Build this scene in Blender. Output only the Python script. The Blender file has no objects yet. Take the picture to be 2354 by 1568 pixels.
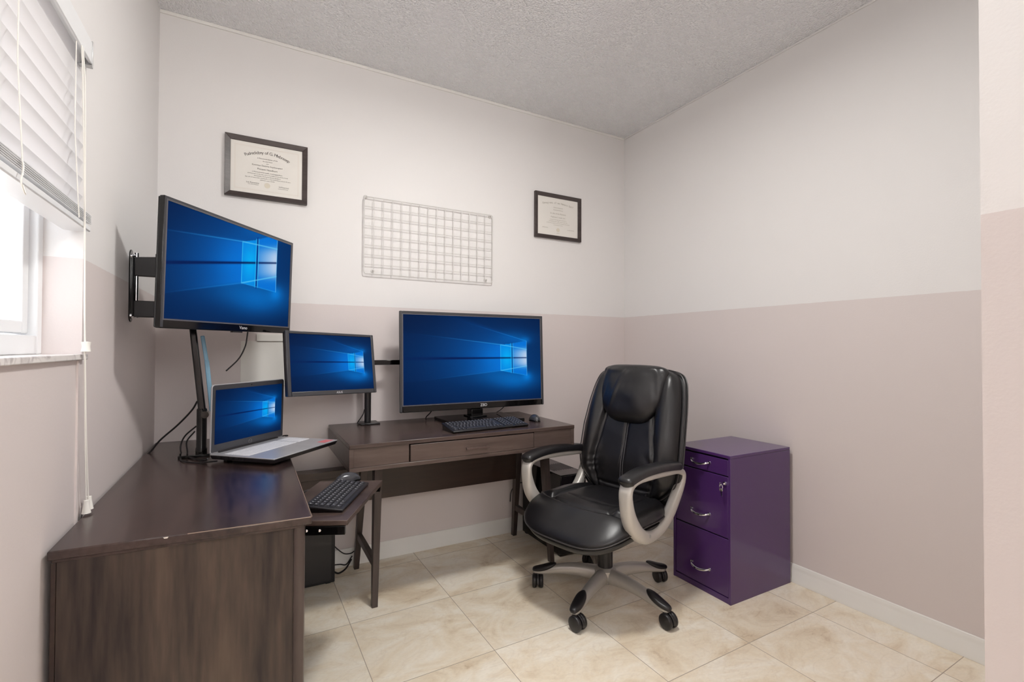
import bpy, bmesh, math, random
import numpy as np
from mathutils import Vector, Matrix, noise

random.seed(7)
sc = bpy.context.scene
COL = sc.collection
PI = math.pi
def rad(d): return d*PI/180.0

# ------------------------------------------------------------------ camera
F_PX, YAW, PITCH, ROLL = 1097.5, rad(28.697), rad(0.784), rad(0.219)
CAM = Vector((-2.4313, -2.7080, 1.1822))
fw = Vector((math.sin(YAW)*math.cos(PITCH), math.cos(YAW)*math.cos(PITCH), math.sin(PITCH)))
rt = Vector((math.cos(YAW), -math.sin(YAW), 0.0))
up = rt.cross(fw)
rt2 = rt*math.cos(ROLL) + up*math.sin(ROLL)
up2 = -rt*math.sin(ROLL) + up*math.cos(ROLL)
cd = bpy.data.cameras.new('camera')
cd.sensor_fit = 'HORIZONTAL'; cd.sensor_width = 36.0; cd.lens = F_PX/2354*36.0
cd.clip_start = 0.05; cd.clip_end = 100
cam = bpy.data.objects.new('camera', cd)
COL.objects.link(cam)
m3 = Matrix((rt2, up2, -fw)).transposed()
cam.matrix_world = Matrix.Translation(CAM) @ m3.to_4x4()
sc.camera = cam

# ------------------------------------------------------------------ world, light, exposure
sc.view_settings.view_transform = 'Standard'
sc.view_settings.look = 'None'
sc.view_settings.gamma = 1.0
sc.view_settings.use_curve_mapping = False
EXPOSURE = 0.28
sc.view_settings.exposure = EXPOSURE
w = bpy.data.worlds.new('sky'); sc.world = w; w.use_nodes = True
w.node_tree.nodes['Background'].inputs[0].default_value = (0.90, 0.95, 1.0, 1)
w.node_tree.nodes['Background'].inputs[1].default_value = 3.7

def area(name, loc, rot, size, power, color=(1, 1, 1), shape='DISK', size_y=None):
    l = bpy.data.lights.new(name, 'AREA'); l.energy = power; l.color = color
    l.shape = shape; l.size = size
    if size_y: l.size_y = size_y
    o = bpy.data.objects.new(name, l); COL.objects.link(o)
    o.location = loc; o.rotation_euler = rot
    return o
ROOM_LAMP = (-1.52, -1.42, 2.66)
HALL_FILL = (-1.95, -4.75)  # uplight added behind the camera for general fill
area('room_lamp_light', (ROOM_LAMP[0], ROOM_LAMP[1], 2.632), (0, 0, 0), 0.26, 20, (1.0, 0.985, 0.955))
area('hall_fill_light', (HALL_FILL[0], HALL_FILL[1], 1.80), (PI, 0, 0), 0.30, 44, (1.0, 0.995, 0.985))
sc.cycles.diffuse_bounces = 7
sc.cycles.max_bounces = 14

# ------------------------------------------------------------------ helpers: materials
def srgb(r, g, b):
    def c(v):
        v /= 255.0
        return v/12.92 if v <= 0.04045 else ((v+0.055)/1.055)**2.4
    return (c(r), c(g), c(b), 1.0)

def new_mat(name):
    m = bpy.data.materials.new(name); m.use_nodes = True
    nt = m.node_tree
    return m, nt, nt.nodes['Principled BSDF']

def nd(nt, kind, **kw):
    n = nt.nodes.new(kind)
    for k, v in kw.items(): setattr(n, k, v)
    return n

def mth(nt, op, a, b=None, c=None):
    n = nt.nodes.new('ShaderNodeMath'); n.operation = op
    for i, v in enumerate((a, b, c)):
        if v is None: continue
        if isinstance(v, (int, float)): n.inputs[i].default_value = v
        else: nt.links.new(v, n.inputs[i])
    return n.outputs[0]

def simple(name, col, rough=0.5, metal=0.0, coat=0.0, spec=0.5, bump=None, var=0.0):
    m, nt, b = new_mat(name)
    b.inputs['Roughness'].default_value = rough
    b.inputs['Metallic'].default_value = metal
    b.inputs['Coat Weight'].default_value = coat
    b.inputs['Specular IOR Level'].default_value = spec
    tc = nd(nt, 'ShaderNodeTexCoord')
    nz = nd(nt, 'ShaderNodeTexNoise'); nz.inputs['Scale'].default_value = 9
    nz.inputs['Detail'].default_value = 4
    nt.links.new(tc.outputs['Object'], nz.inputs['Vector'])
    mx = nd(nt, 'ShaderNodeMix', data_type='RGBA')
    mx.inputs[6].default_value = [c*(1-var) for c in col[:3]]+[1]
    mx.inputs[7].default_value = [min(1, c*(1+var)) for c in col[:3]]+[1]
    nt.links.new(nz.outputs['Fac'], mx.inputs[0])
    nt.links.new(mx.outputs[2], b.inputs['Base Color'])
    if bump:
        n2 = nd(nt, 'ShaderNodeTexNoise'); n2.inputs['Scale'].default_value = bump[0]
        n2.inputs['Detail'].default_value = 3
        nt.links.new(tc.outputs['Object'], n2.inputs['Vector'])
        bp = nd(nt, 'ShaderNodeBump'); bp.inputs['Strength'].default_value = bump[1]
        bp.inputs['Distance'].default_value = bump[2]
        nt.links.new(n2.outputs['Fac'], bp.inputs['Height'])
        nt.links.new(bp.outputs[0], b.inputs['Normal'])
    return m

PAINT_Z = 1.4086
def wall_mat():
    m, nt, b = new_mat('wall_paint_two_tone')
    g = nd(nt, 'ShaderNodeNewGeometry'); s = nd(nt, 'ShaderNodeSeparateXYZ')
    nt.links.new(g.outputs['Position'], s.inputs[0])
    nz = nd(nt, 'ShaderNodeTexNoise'); nz.inputs['Scale'].default_value = 22
    nt.links.new(g.outputs['Position'], nz.inputs['Vector'])
    wob = mth(nt, 'MULTIPLY_ADD', nz.outputs['Fac'], 0.004, -0.002)
    z = mth(nt, 'ADD', s.outputs['Z'], wob)
    k = mth(nt, 'GREATER_THAN', z, PAINT_Z)
    mx = nd(nt, 'ShaderNodeMix', data_type='RGBA')
    mx.inputs[6].default_value = srgb(219, 210, 208)
    mx.inputs[7].default_value = srgb(231, 229, 228)
    nt.links.new(k, mx.inputs[0]); nt.links.new(mx.outputs[2], b.inputs['Base Color'])
    b.inputs['Roughness'].default_value = 0.6
    n2 = nd(nt, 'ShaderNodeTexNoise'); n2.inputs['Scale'].default_value = 160; n2.inputs['Detail'].default_value = 3
    nt.links.new(g.outputs['Position'], n2.inputs['Vector'])
    bp = nd(nt, 'ShaderNodeBump'); bp.inputs['Strength'].default_value = 0.12; bp.inputs['Distance'].default_value = 0.002
    nt.links.new(n2.outputs['Fac'], bp.inputs['Height']); nt.links.new(bp.outputs[0], b.inputs['Normal'])
    return m

def ceiling_mat():
    m, nt, b = new_mat('popcorn_ceiling')
    g = nd(nt, 'ShaderNodeNewGeometry')
    b.inputs['Roughness'].default_value = 0.8
    v = nd(nt, 'ShaderNodeTexVoronoi'); v.inputs['Scale'].default_value = 115
    v.feature = 'SMOOTH_F1'; v.inputs['Smoothness'].default_value = 0.4
    n = nd(nt, 'ShaderNodeTexNoise'); n.inputs['Scale'].default_value = 60; n.inputs['Detail'].default_value = 5
    for x in (v, n): nt.links.new(g.outputs['Position'], x.inputs['Vector'])
    h = mth(nt, 'MULTIPLY_ADD', v.outputs['Distance'], -1.6, mth(nt, 'MULTIPLY', n.outputs['Fac'], 0.6))
    bp = nd(nt, 'ShaderNodeBump'); bp.inputs['Strength'].default_value = 0.8; bp.inputs['Distance'].default_value = 0.009
    nt.links.new(h, bp.inputs['Height']); nt.links.new(bp.outputs[0], b.inputs['Normal'])
    b.inputs['Base Color'].default_value = srgb(247, 248, 250)
    return m

TILE, TX, TY, TR = 0.4565, -2.047, -0.5785, 0.0140
def floor_mat():
    m, nt, b = new_mat('travertine_tile_floor')
    g = nd(nt, 'ShaderNodeNewGeometry'); s = nd(nt, 'ShaderNodeSeparateXYZ')
    nt.links.new(g.outputs['Position'], s.inputs[0])
    dx = mth(nt, 'SUBTRACT', s.outputs['X'], TX); dy = mth(nt, 'SUBTRACT', s.outputs['Y'], TY)
    c, sn = math.cos(TR), math.sin(TR)
    u = mth(nt, 'DIVIDE', mth(nt, 'ADD', mth(nt, 'MULTIPLY', dx, c), mth(nt, 'MULTIPLY', dy, sn)), TILE)
    v = mth(nt, 'DIVIDE', mth(nt, 'ADD', mth(nt, 'MULTIPLY', dx, -sn), mth(nt, 'MULTIPLY', dy, c)), TILE)
    def edge(t):
        f = mth(nt, 'FRACT', t)
        return mth(nt, 'MINIMUM', f, mth(nt, 'SUBTRACT', 1.0, f))
    e = mth(nt, 'MINIMUM', edge(u), edge(v))
    grout = mth(nt, 'LESS_THAN', e, 0.0030)
    cm = nd(nt, 'ShaderNodeCombineXYZ')
    nt.links.new(mth(nt, 'FLOOR', u), cm.inputs[0]); nt.links.new(mth(nt, 'FLOOR', v), cm.inputs[1])
    wn = nd(nt, 'ShaderNodeTexWhiteNoise', noise_dimensions='3D')
    nt.links.new(cm.outputs[0], wn.inputs['Vector'])
    # every tile has its own stone figure
    off = nd(nt, 'ShaderNodeVectorMath', operation='MULTIPLY_ADD')
    nt.links.new(wn.outputs['Color'], off.inputs[0]); off.inputs[1].default_value = (7, 7, 7)
    nt.links.new(g.outputs['Position'], off.inputs[2])
    mp = nd(nt, 'ShaderNodeMapping'); mp.inputs['Scale'].default_value = (1.0, 1.7, 1.0)
    mp.inputs['Rotation'].default_value = (0, 0, 0.5)
    nt.links.new(off.outputs[0], mp.inputs['Vector'])
    n1 = nd(nt, 'ShaderNodeTexNoise'); n1.inputs['Scale'].default_value = 3.6; n1.inputs['Detail'].default_value = 7
    n1.inputs['Roughness'].default_value = 0.62; n1.inputs['Distortion'].default_value = 0.9
    n2 = nd(nt, 'ShaderNodeTexNoise'); n2.inputs['Scale'].default_value = 4.5; n2.inputs['Detail'].default_value = 6
    n2.inputs['Distortion'].default_value = 1.6
    n3 = nd(nt, 'ShaderNodeTexNoise'); n3.inputs['Scale'].default_value = 75; n3.inputs['Detail'].default_value = 3
    for n in (n1, n2, n3): nt.links.new(mp.outputs[0], n.inputs['Vector'])
    rmp = nd(nt, 'ShaderNodeValToRGB'); cr = rmp.color_ramp
    cr.elements[0].position = 0.34; cr.elements[0].color = srgb(226, 208, 180)
    cr.elements[1].position = 0.62; cr.elements[1].color = srgb(252, 244, 228)
    e2 = cr.elements.new(0.47); e2.color = srgb(244, 231, 208)
    nt.links.new(n1.outputs['Fac'], rmp.inputs[0])
    # thin brown veins where the second noise crosses its middle
    vein = mth(nt, 'SUBTRACT', 1.0, mth(nt, 'MINIMUM', 1.0, mth(nt, 'MULTIPLY', mth(nt, 'ABSOLUTE', mth(nt, 'SUBTRACT', n2.outputs['Fac'], 0.5)), 42.0)))
    vm = mth(nt, 'MULTIPLY', vein, mth(nt, 'MAXIMUM', 0.0, mth(nt, 'MULTIPLY', mth(nt, 'SUBTRACT', n1.outputs['Fac'], 0.42), -1.0)))
    vfac = mth(nt, 'MINIMUM', 0.7, mth(nt, 'MULTIPLY', mth(nt, 'ADD', vm, mth(nt, 'MULTIPLY', vein, 0.03)), 3.6))
    mx = nd(nt, 'ShaderNodeMix', data_type='RGBA'); mx.inputs[7].default_value = srgb(176, 144, 110)
    nt.links.new(vfac, mx.inputs[0]); nt.links.new(rmp.outputs[0], mx.inputs[6])
    sp = nd(nt, 'ShaderNodeMix', data_type='RGBA', blend_type='MULTIPLY')
    nt.links.new(mx.outputs[2], sp.inputs[6])
    r3 = nd(nt, 'ShaderNodeMapRange'); r3.inputs[1].default_value = 0.3; r3.inputs[2].default_value = 0.7
    r3.inputs[3].default_value = 0.94; r3.inputs[4].default_value = 1.0
    nt.links.new(n3.outputs['Fac'], r3.inputs[0]); sp.inputs[0].default_value = 1.0
    nt.links.new(r3.outputs[0], sp.inputs[7])
    tv = nd(nt, 'ShaderNodeMix', data_type='RGBA', blend_type='MULTIPLY'); tv.inputs[0].default_value = 1.0
    nt.links.new(sp.outputs[2], tv.inputs[6])
    nt.links.new(mth(nt, 'MULTIPLY_ADD', wn.outputs['Value'], 0.05, 0.95), tv.inputs[7])
    fin = nd(nt, 'ShaderNodeMix', data_type='RGBA'); fin.inputs[7].default_value = srgb(176, 162, 146)
    nt.links.new(grout, fin.inputs[0]); nt.links.new(tv.outputs[2], fin.inputs[6])
    nt.links.new(fin.outputs[2], b.inputs['Base Color'])
    ro = mth(nt, 'MULTIPLY_ADD', grout, 0.4, 0.34)
    nt.links.new(ro, b.inputs['Roughness'])
    bp = nd(nt, 'ShaderNodeBump'); bp.inputs['Strength'].default_value = 0.5; bp.inputs['Distance'].default_value = 0.002
    hh = mth(nt, 'SUBTRACT', mth(nt, 'MULTIPLY', n3.outputs['Fac'], 0.06), grout)
    nt.links.new(hh, bp.inputs['Height']); nt.links.new(bp.outputs[0], b.inputs['Normal'])
    return m

def wood(name, dark, light, axis, rough=0.3, scale=1.0, contrast=(0.33, 0.68)):
    """espresso wood laminate; axis = world axis along which the grain runs"""
    m, nt, b = new_mat(name)
    tc = nd(nt, 'ShaderNodeTexCoord')
    mp = nd(nt, 'ShaderNodeMapping')
    sc3 = [9*scale, 9*scale, 9*scale]; sc3['xyz'.index(axis)] = 0.9*scale
    mp.inputs['Scale'].default_value = sc3
    nt.links.new(tc.outputs['Object'], mp.inputs['Vector'])
    n1 = nd(nt, 'ShaderNodeTexNoise'); n1.inputs['Scale'].default_value = 0.9; n1.inputs['Detail'].default_value = 6
    n1.inputs['Distortion'].default_value = 0.7
    n2 = nd(nt, 'ShaderNodeTexNoise'); n2.inputs['Scale'].default_value = 9; n2.inputs['Detail'].default_value = 5
    for n in (n1, n2): nt.links.new(mp.outputs[0], n.inputs['Vector'])
    mixv = mth(nt, 'ADD', mth(nt, 'MULTIPLY', n1.outputs['Fac'], 0.7), mth(nt, 'MULTIPLY', n2.outputs['Fac'], 0.3))
    r = nd(nt, 'ShaderNodeValToRGB')
    r.color_ramp.elements[0].position = contrast[0]; r.color_ramp.elements[0].color = dark
    r.color_ramp.elements[1].position = contrast[1]; r.color_ramp.elements[1].color = light
    nt.links.new(mixv, r.inputs[0]); nt.links.new(r.outputs[0], b.inputs['Base Color'])
    b.inputs['Roughness'].default_value = rough
    b.inputs['Specular IOR Level'].default_value = 0.5
    bp = nd(nt, 'ShaderNodeBump'); bp.inputs['Strength'].default_value = 0.06; bp.inputs['Distance'].default_value = 0.001
    nt.links.new(n2.outputs['Fac'], bp.inputs['Height']); nt.links.new(bp.outputs[0], b.inputs['Normal'])
    return m

def leather_mat():
    m, nt, b = new_mat('black_leather')
    tc = nd(nt, 'ShaderNodeTexCoord')
    b.inputs['Base Color'].default_value = srgb(20, 19, 22)
    b.inputs['Roughness'].default_value = 0.36
    b.inputs['Specular IOR Level'].default_value = 0.65
    v = nd(nt, 'ShaderNodeTexVoronoi'); v.inputs['Scale'].default_value = 420
    n = nd(nt, 'ShaderNodeTexNoise'); n.inputs['Scale'].default_value = 7; n.inputs['Detail'].default_value = 2
    n.inputs['Distortion'].default_value = 0.6
    for x in (v, n): nt.links.new(tc.outputs['Object'], x.inputs['Vector'])
    b1 = nd(nt, 'ShaderNodeBump'); b1.inputs['Strength'].default_value = 0.18; b1.inputs['Distance'].default_value = 0.0006
    nt.links.new(v.outputs['Distance'], b1.inputs['Height'])
    b2 = nd(nt, 'ShaderNodeBump'); b2.inputs['Strength'].default_value = 0.30; b2.inputs['Distance'].default_value = 0.010
    nt.links.new(n.outputs['Fac'], b2.inputs['Height']); nt.links.new(b1.outputs[0], b2.inputs['Normal'])
    nt.links.new(b2.outputs[0], b.inputs['Normal'])
    return m

def emis(name, col, strength):
    m, nt, b = new_mat(name)
    b.inputs['Base Color'].default_value = (0.8, 0.8, 0.8, 1)
    b.inputs['Emission Color'].default_value = col
    b.inputs['Emission Strength'].default_value = strength
    return m

M = {}
M['wall'] = wall_mat(); M['ceiling'] = ceiling_mat(); M['floor'] = floor_mat()
M['trim'] = simple('white_gloss_trim', srgb(238, 237, 233), 0.3)
M['vinyl'] = simple('white_window_vinyl', srgb(236, 238, 240), 0.3)
M['woodx'] = wood('espresso_wood_x', srgb(52, 40, 37), srgb(90, 75, 69), 'x', 0.27)
M['woody'] = wood('espresso_wood_y', srgb(38, 28, 28), srgb(72, 57, 53), 'y', 0.22, contrast=(0.38, 0.62))
M['woodz'] = wood('espresso_wood_z', srgb(32, 22, 22), srgb(88, 73, 62), 'z', 0.36, scale=0.8, contrast=(0.38, 0.62))
M['woodleg'] = wood('espresso_wood_leg', srgb(48, 39, 37), srgb(80, 68, 63), 'z', 0.35)
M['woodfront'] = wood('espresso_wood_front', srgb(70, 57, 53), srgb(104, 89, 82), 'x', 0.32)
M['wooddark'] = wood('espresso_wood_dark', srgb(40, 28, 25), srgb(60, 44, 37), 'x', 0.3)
M['leather'] = leather_mat()
M['leather_trim'] = simple('leather_piping', srgb(58, 55, 56), 0.4)
M['stitch'] = simple('grey_thread', srgb(96, 94, 96), 0.7)
M['silver'] = simple('silver_painted_plastic', srgb(198, 194, 188), 0.36, 0.25, bump=(300, 0.05, 0.0005))
M['alu'] = simple('silver_painted_base', srgb(180, 176, 170), 0.28, 0.40)
M['blackpl'] = simple('black_plastic', srgb(30, 28, 30), 0.35, bump=(500, 0.1, 0.0004))
M['blackgloss'] = simple('black_gloss', srgb(12, 11, 12), 0.08)
M['blackmat'] = simple('black_matte', srgb(24, 23, 25), 0.55)
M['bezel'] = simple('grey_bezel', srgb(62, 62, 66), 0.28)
M['bezel_light'] = simple('grey_bezel_light', srgb(96, 95, 99), 0.3, 0.2)
M['key'] = simple('keyboard_keys', srgb(46, 46, 50), 0.45)
M['keymark'] = simple('key_letters', srgb(190, 190, 195), 0.6)
M['chrome'] = simple('chrome', (0.85, 0.85, 0.88, 1), 0.08, 1.0)
M['steel'] = simple('dull_steel', (0.5, 0.5, 0.5, 1), 0.35, 1.0)
M['purple'] = simple('purple_enamel', srgb(76, 44, 104), 0.25, 0.05, coat=0.5, bump=(900, 0.08, 0.0003))
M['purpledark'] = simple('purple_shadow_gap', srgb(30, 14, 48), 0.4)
M['lap'] = simple('laptop_silver', srgb(188, 188, 192), 0.32, 0.45)
M['lapkey'] = simple('laptop_keys', srgb(222, 222, 226), 0.45)
M['white_paper'] = simple('white_paper', srgb(236, 234, 228), 0.7)
M['diploma'] = simple('cream_diploma_paper', srgb(230, 227, 221), 0.6, var=0.02)
M['diploma_in'] = simple('diploma_border', srgb(222, 213, 203), 0.6)
M['ink'] = simple('grey_ink', srgb(92, 88, 84), 0.7)
M['ink_pale'] = simple('pale_ink', srgb(160, 155, 142), 0.7)
M['seal'] = simple('embossed_seal', srgb(219, 212, 196), 0.55)
M['frame'] = wood('frame_wood', srgb(52, 42, 40), srgb(80, 70, 68), 'x', 0.35, 2)
M['wirewhite'] = simple('white_wire', srgb(216, 214, 211), 0.35)
M['cord'] = simple('white_cord', srgb(236, 234, 228), 0.7)
M['cable'] = simple('black_cable', srgb(22, 20, 22), 0.45)
M['blue'] = simple('pale_blue_plastic', srgb(118, 160, 184), 0.35, var=0.05)
M['marble'] = None
M['red'] = simple('red_sticker', srgb(206, 112, 118), 0.5)
M['logo'] = simple('silver_logo', srgb(215, 215, 220), 0.35)

def marble():
    m, nt, b = new_mat('marble_sill')
    tc = nd(nt, 'ShaderNodeTexCoord'); n = nd(nt, 'ShaderNodeTexNoise')
    n.inputs['Scale'].default_value = 14; n.inputs['Detail'].default_value = 6; n.inputs['Distortion'].default_value = 2
    nt.links.new(tc.outputs['Object'], n.inputs['Vector'])
    r = nd(nt, 'ShaderNodeValToRGB')
    r.color_ramp.elements[0].position = 0.36; r.color_ramp.elements[0].color = srgb(196, 190, 190)
    r.color_ramp.elements[1].position = 0.5; r.color_ramp.elements[1].color = srgb(238, 234, 232)
    nt.links.new(n.outputs['Fac'], r.inputs[0]); nt.links.new(r.outputs[0], b.inputs['Base Color'])
    b.inputs['Roughness'].default_value = 0.2
    return m
M['marble'] = marble()

def glass():
    m = bpy.data.materials.new('window_glass'); m.use_nodes = True; nt = m.node_tree
    for n in list(nt.nodes): nt.nodes.remove(n)
    o = nd(nt, 'ShaderNodeOutputMaterial'); t = nd(nt, 'ShaderNodeBsdfTransparent'); g = nd(nt, 'ShaderNodeBsdfGlossy')
    g.inputs['Roughness'].default_value = 0.02
    mx = nd(nt, 'ShaderNodeMixShader'); mx.inputs[0].default_value = 0.07
    nt.links.new(t.outputs[0], mx.inputs[1]); nt.links.new(g.outputs[0], mx.inputs[2])
    nt.links.new(mx.outputs[0], o.inputs[0])
    return m
M['glass'] = glass()
def slat_mat():
    m = bpy.data.materials.new('white_blind_slat'); m.use_nodes = True; nt = m.node_tree
    b = nt.nodes['Principled BSDF']; b.inputs['Base Color'].default_value = srgb(240, 240, 240)
    b.inputs['Roughness'].default_value = 0.4
    t = nd(nt, 'ShaderNodeBsdfTranslucent'); t.inputs[0].default_value = (0.9, 0.9, 0.92, 1)
    mx = nd(nt, 'ShaderNodeMixShader'); mx.inputs[0].default_value = 0.35
    o = nt.nodes['Material Output']
    nt.links.new(b.outputs[0], mx.inputs[1]); nt.links.new(t.outputs[0], mx.inputs[2]); nt.links.new(mx.outputs[0], o.inputs[0])
    return m
M['slat'] = slat_mat()
def brick_mat():
    m, nt, b = new_mat('pale_brick')
    tc = nd(nt, 'ShaderNodeTexCoord'); mp = nd(nt, 'ShaderNodeMapping')
    mp.inputs['Rotation'].default_value = (PI/2, 0, PI/2); mp.inputs['Scale'].default_value = (1, 1, 1)
    nt.links.new(tc.outputs['Object'], mp.inputs[0])
    br = nd(nt, 'ShaderNodeTexBrick'); br.inputs['Scale'].default_value = 3.2
    br.inputs['Color1'].default_value = srgb(226, 204, 196); br.inputs['Color2'].default_value = srgb(216, 196, 190)
    br.inputs['Mortar'].default_value = srgb(236, 230, 226)
    s = nd(nt, 'ShaderNodeSeparateXYZ'); c = nd(nt, 'ShaderNodeCombineXYZ')
    nt.links.new(tc.outputs['Object'], s.inputs[0]); nt.links.new(s.outputs['Y'], c.inputs[0]); nt.links.new(s.outputs['Z'], c.inputs[1])
    nt.links.new(c.outputs[0], br.inputs['Vector'])
    nt.links.new(br.outputs['Color'], b.inputs['Base Color'])
    return m
M['brick'] = brick_mat()

# ------------------------------------------------------------------ helpers: meshes
class MB:
    def __init__(s): s.v = []; s.f = []
    def add(s, vs, fs, mat=None):
        o = len(s.v)
        s.v += [tuple(mat @ Vector(v)) if mat is not None else tuple(v) for v in vs]
        s.f += [tuple(i+o for i in f) for f in fs]
        return s
    def box(s, a, b, mat=None):
        x0, y0, z0 = a; x1, y1, z1 = b
        vs = [(x0,y0,z0),(x1,y0,z0),(x1,y1,z0),(x0,y1,z0),(x0,y0,z1),(x1,y0,z1),(x1,y1,z1),(x0,y1,z1)]
        fs = [(0,3,2,1),(4,5,6,7),(0,1,5,4),(1,2,6,5),(2,3,7,6),(3,0,4,7)]
        return s.add(vs, fs, mat)
    def hexa(s, bottom, top):
        return s.add(list(bottom)+list(top), [(0,3,2,1),(4,5,6,7),(0,1,5,4),(1,2,6,5),(2,3,7,6),(3,0,4,7)])
    def beam(s, p, q, wx, wy, ref=(0, 0, 1), taper=1.0):
        p = Vector(p); q = Vector(q); d = (q-p).normalized(); r = Vector(ref)
        a = d.cross(r)
        if a.length < 1e-4: a = d.cross(Vector((1, 0, 0)))
        a.normalize(); b = a.cross(d).normalized()
        def ring(c, k): return [c+a*sx*wx/2*k+b*sy*wy/2*k for sx, sy in ((-1,-1),(1,-1),(1,1),(-1,1))]
        return s.hexa(ring(p, 1.0), ring(q, taper))
    def prism(s, pts, axis, a, b, mat=None):
        """polygon in the other two axes (cyclic order) extruded along axis from a to b"""
        def mk(p, t):
            return {'x': (t, p[0], p[1]), 'y': (p[0], t, p[1]), 'z': (p[0], p[1], t)}[axis]
        n = len(pts); vs = [mk(p, a) for p in pts]+[mk(p, b) for p in pts]
        fs = [tuple(range(n))[::-1], tuple(range(n, 2*n))]+[(i, (i+1) % n, n+(i+1) % n, n+i) for i in range(n)]
        return s.add(vs, fs, mat)
    def rings(s, rings, cap=True, closed=False, mat=None):
        n = len(rings[0]); vs = [p for r in rings for p in r]; fs = []
        R = len(rings)
        for i in range(R if closed else R-1):
            j = (i+1) % R
            for k in range(n):
                l = (k+1) % n
                fs.append((i*n+k, i*n+l, j*n+l, j*n+k))
        if cap and not closed:
            fs.append(tuple(range(n))[::-1]); fs.append(tuple((R-1)*n+k for k in range(n)))
        return s.add(vs, fs, mat)
    def tube(s, path, r, n=8, closed=False, mat=None):
        P = [Vector(p) for p in path]; out = []
        prev = None
        for i, p in enumerate(P):
            if closed: t = P[(i+1) % len(P)]-P[i-1]
            else: t = P[min(i+1, len(P)-1)]-P[max(i-1, 0)]
            t.normalize()
            if prev is None:
                a = t.orthogonal().normalized()
            else:
                a = (prev - t*prev.dot(t)).normalized()
            prev = a; b = t.cross(a)
            rr = r[i] if isinstance(r, (list, tuple)) else r
            out.append([p+(a*math.cos(2*PI*k/n)+b*math.sin(2*PI*k/n))*rr for k in range(n)])
        return s.rings(out, closed=closed, mat=mat)
    def lathe(s, prof, n=24, mat=None):
        """profile of (radius, z)"""
        return s.rings([[(r*math.cos(2*PI*k/n), r*math.sin(2*PI*k/n), z) for k in range(n)] for r, z in prof], mat=mat)
    def build(s, name, mat, parent=None, smooth=False, bevel=0.0, seg=2, sub=0, loc=None, angle=35):
        me = bpy.data.meshes.new(name); me.from_pydata(s.v, [], s.f); me.validate(); me.update()
        bm = bmesh.new(); bm.from_mesh(me); bmesh.ops.recalc_face_normals(bm, faces=bm.faces); bm.to_mesh(me); bm.free()
        if isinstance(mat, str): mat = M[mat]
        me.materials.append(mat)
        ob = bpy.data.objects.new(name, me); COL.objects.link(ob)
        if parent is not None: ob.parent = parent
        if loc is not None: ob.location = loc
        if smooth:
            for p in me.polygons: p.use_smooth = True
            if angle < 180 and not sub:
                me.set_sharp_from_angle(angle=rad(angle))
        if bevel:
            b = ob.modifiers.new('bevel', 'BEVEL'); b.width = bevel; b.segments = seg; b.limit_method = 'ANGLE'; b.angle_limit = rad(40)
            b.harden_normals = False
            for p in me.polygons: p.use_smooth = True
            me.set_sharp_from_angle(angle=rad(60))
        if sub:
            q = ob.modifiers.new('sub', 'SUBSURF'); q.levels = sub; q.render_levels = sub
        return ob

def tag(o, label=None, cat=None, group=None, kind=None):
    if label: o['label'] = label
    if cat: o['category'] = cat
    if group: o['group'] = group
    if kind: o['kind'] = kind
    return o
def thing(name, label, cat, loc=(0, 0, 0), rz=0.0, group=None):
    o = bpy.data.objects.new(name, None); COL.objects.link(o); o.empty_display_size = 0.1
    o.location = loc; o.rotation_euler = (0, 0, rz)
    return tag(o, label, cat, group)
def struct(mb, name, mat, parent=None, **kw):
    o = mb.build(name, mat, parent, **kw)
    if parent is None: o['kind'] = 'structure'
    return o
def bezier(pts, n=10):
    """Catmull-Rom through the points"""
    P = [Vector(p) for p in pts]; out = []
    for i in range(len(P)-1):
        p0 = P[i-1] if i > 0 else P[0]*2-P[1]
        p1, p2 = P[i], P[i+1]
        p3 = P[i+2] if i+2 < len(P) else P[-1]*2-P[-2]
        for k in range(n):
            t = k/n
            out.append(0.5*((2*p1)+(-p0+p2)*t+(2*p0-5*p1+4*p2-p3)*t*t+(-p0+3*p1-3*p2+p3)*t**3))
    out.append(P[-1]); return out
def bezier_closed(pts, n=8):
    P = [Vector(p) for p in pts]; L = len(P); out = []
    for i in range(L):
        p0, p1, p2, p3 = P[i-1], P[i], P[(i+1) % L], P[(i+2) % L]
        for k in range(n):
            t = k/n
            out.append(0.5*((2*p1)+(-p0+p2)*t+(2*p0-5*p1+4*p2-p3)*t*t+(-p0+3*p1-3*p2+p3)*t**3))
    return out
def cable(name, pts, r, label, mat='cable', cat='cable', group=None):
    o = MB().tube(bezier(pts, 8), r, 8).build(name, mat, smooth=True)
    return tag(o, label, cat, group)
def text_geo(body, size, align='CENTER'):
    cu = bpy.data.curves.new('writing', 'FONT'); cu.body = body; cu.size = size; cu.align_x = align
    cu.resolution_u = 3
    ob = bpy.data.objects.new('writing', cu); COL.objects.link(ob)
    dg = bpy.context.evaluated_depsgraph_get()
    me = bpy.data.meshes.new_from_object(ob.evaluated_get(dg))
    vs = [tuple(v.co) for v in me.vertices]; fs = [tuple(p.vertices) for p in me.polygons]
    bpy.data.objects.remove(ob); bpy.data.curves.remove(cu); bpy.data.meshes.remove(me)
    return vs, fs

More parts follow.
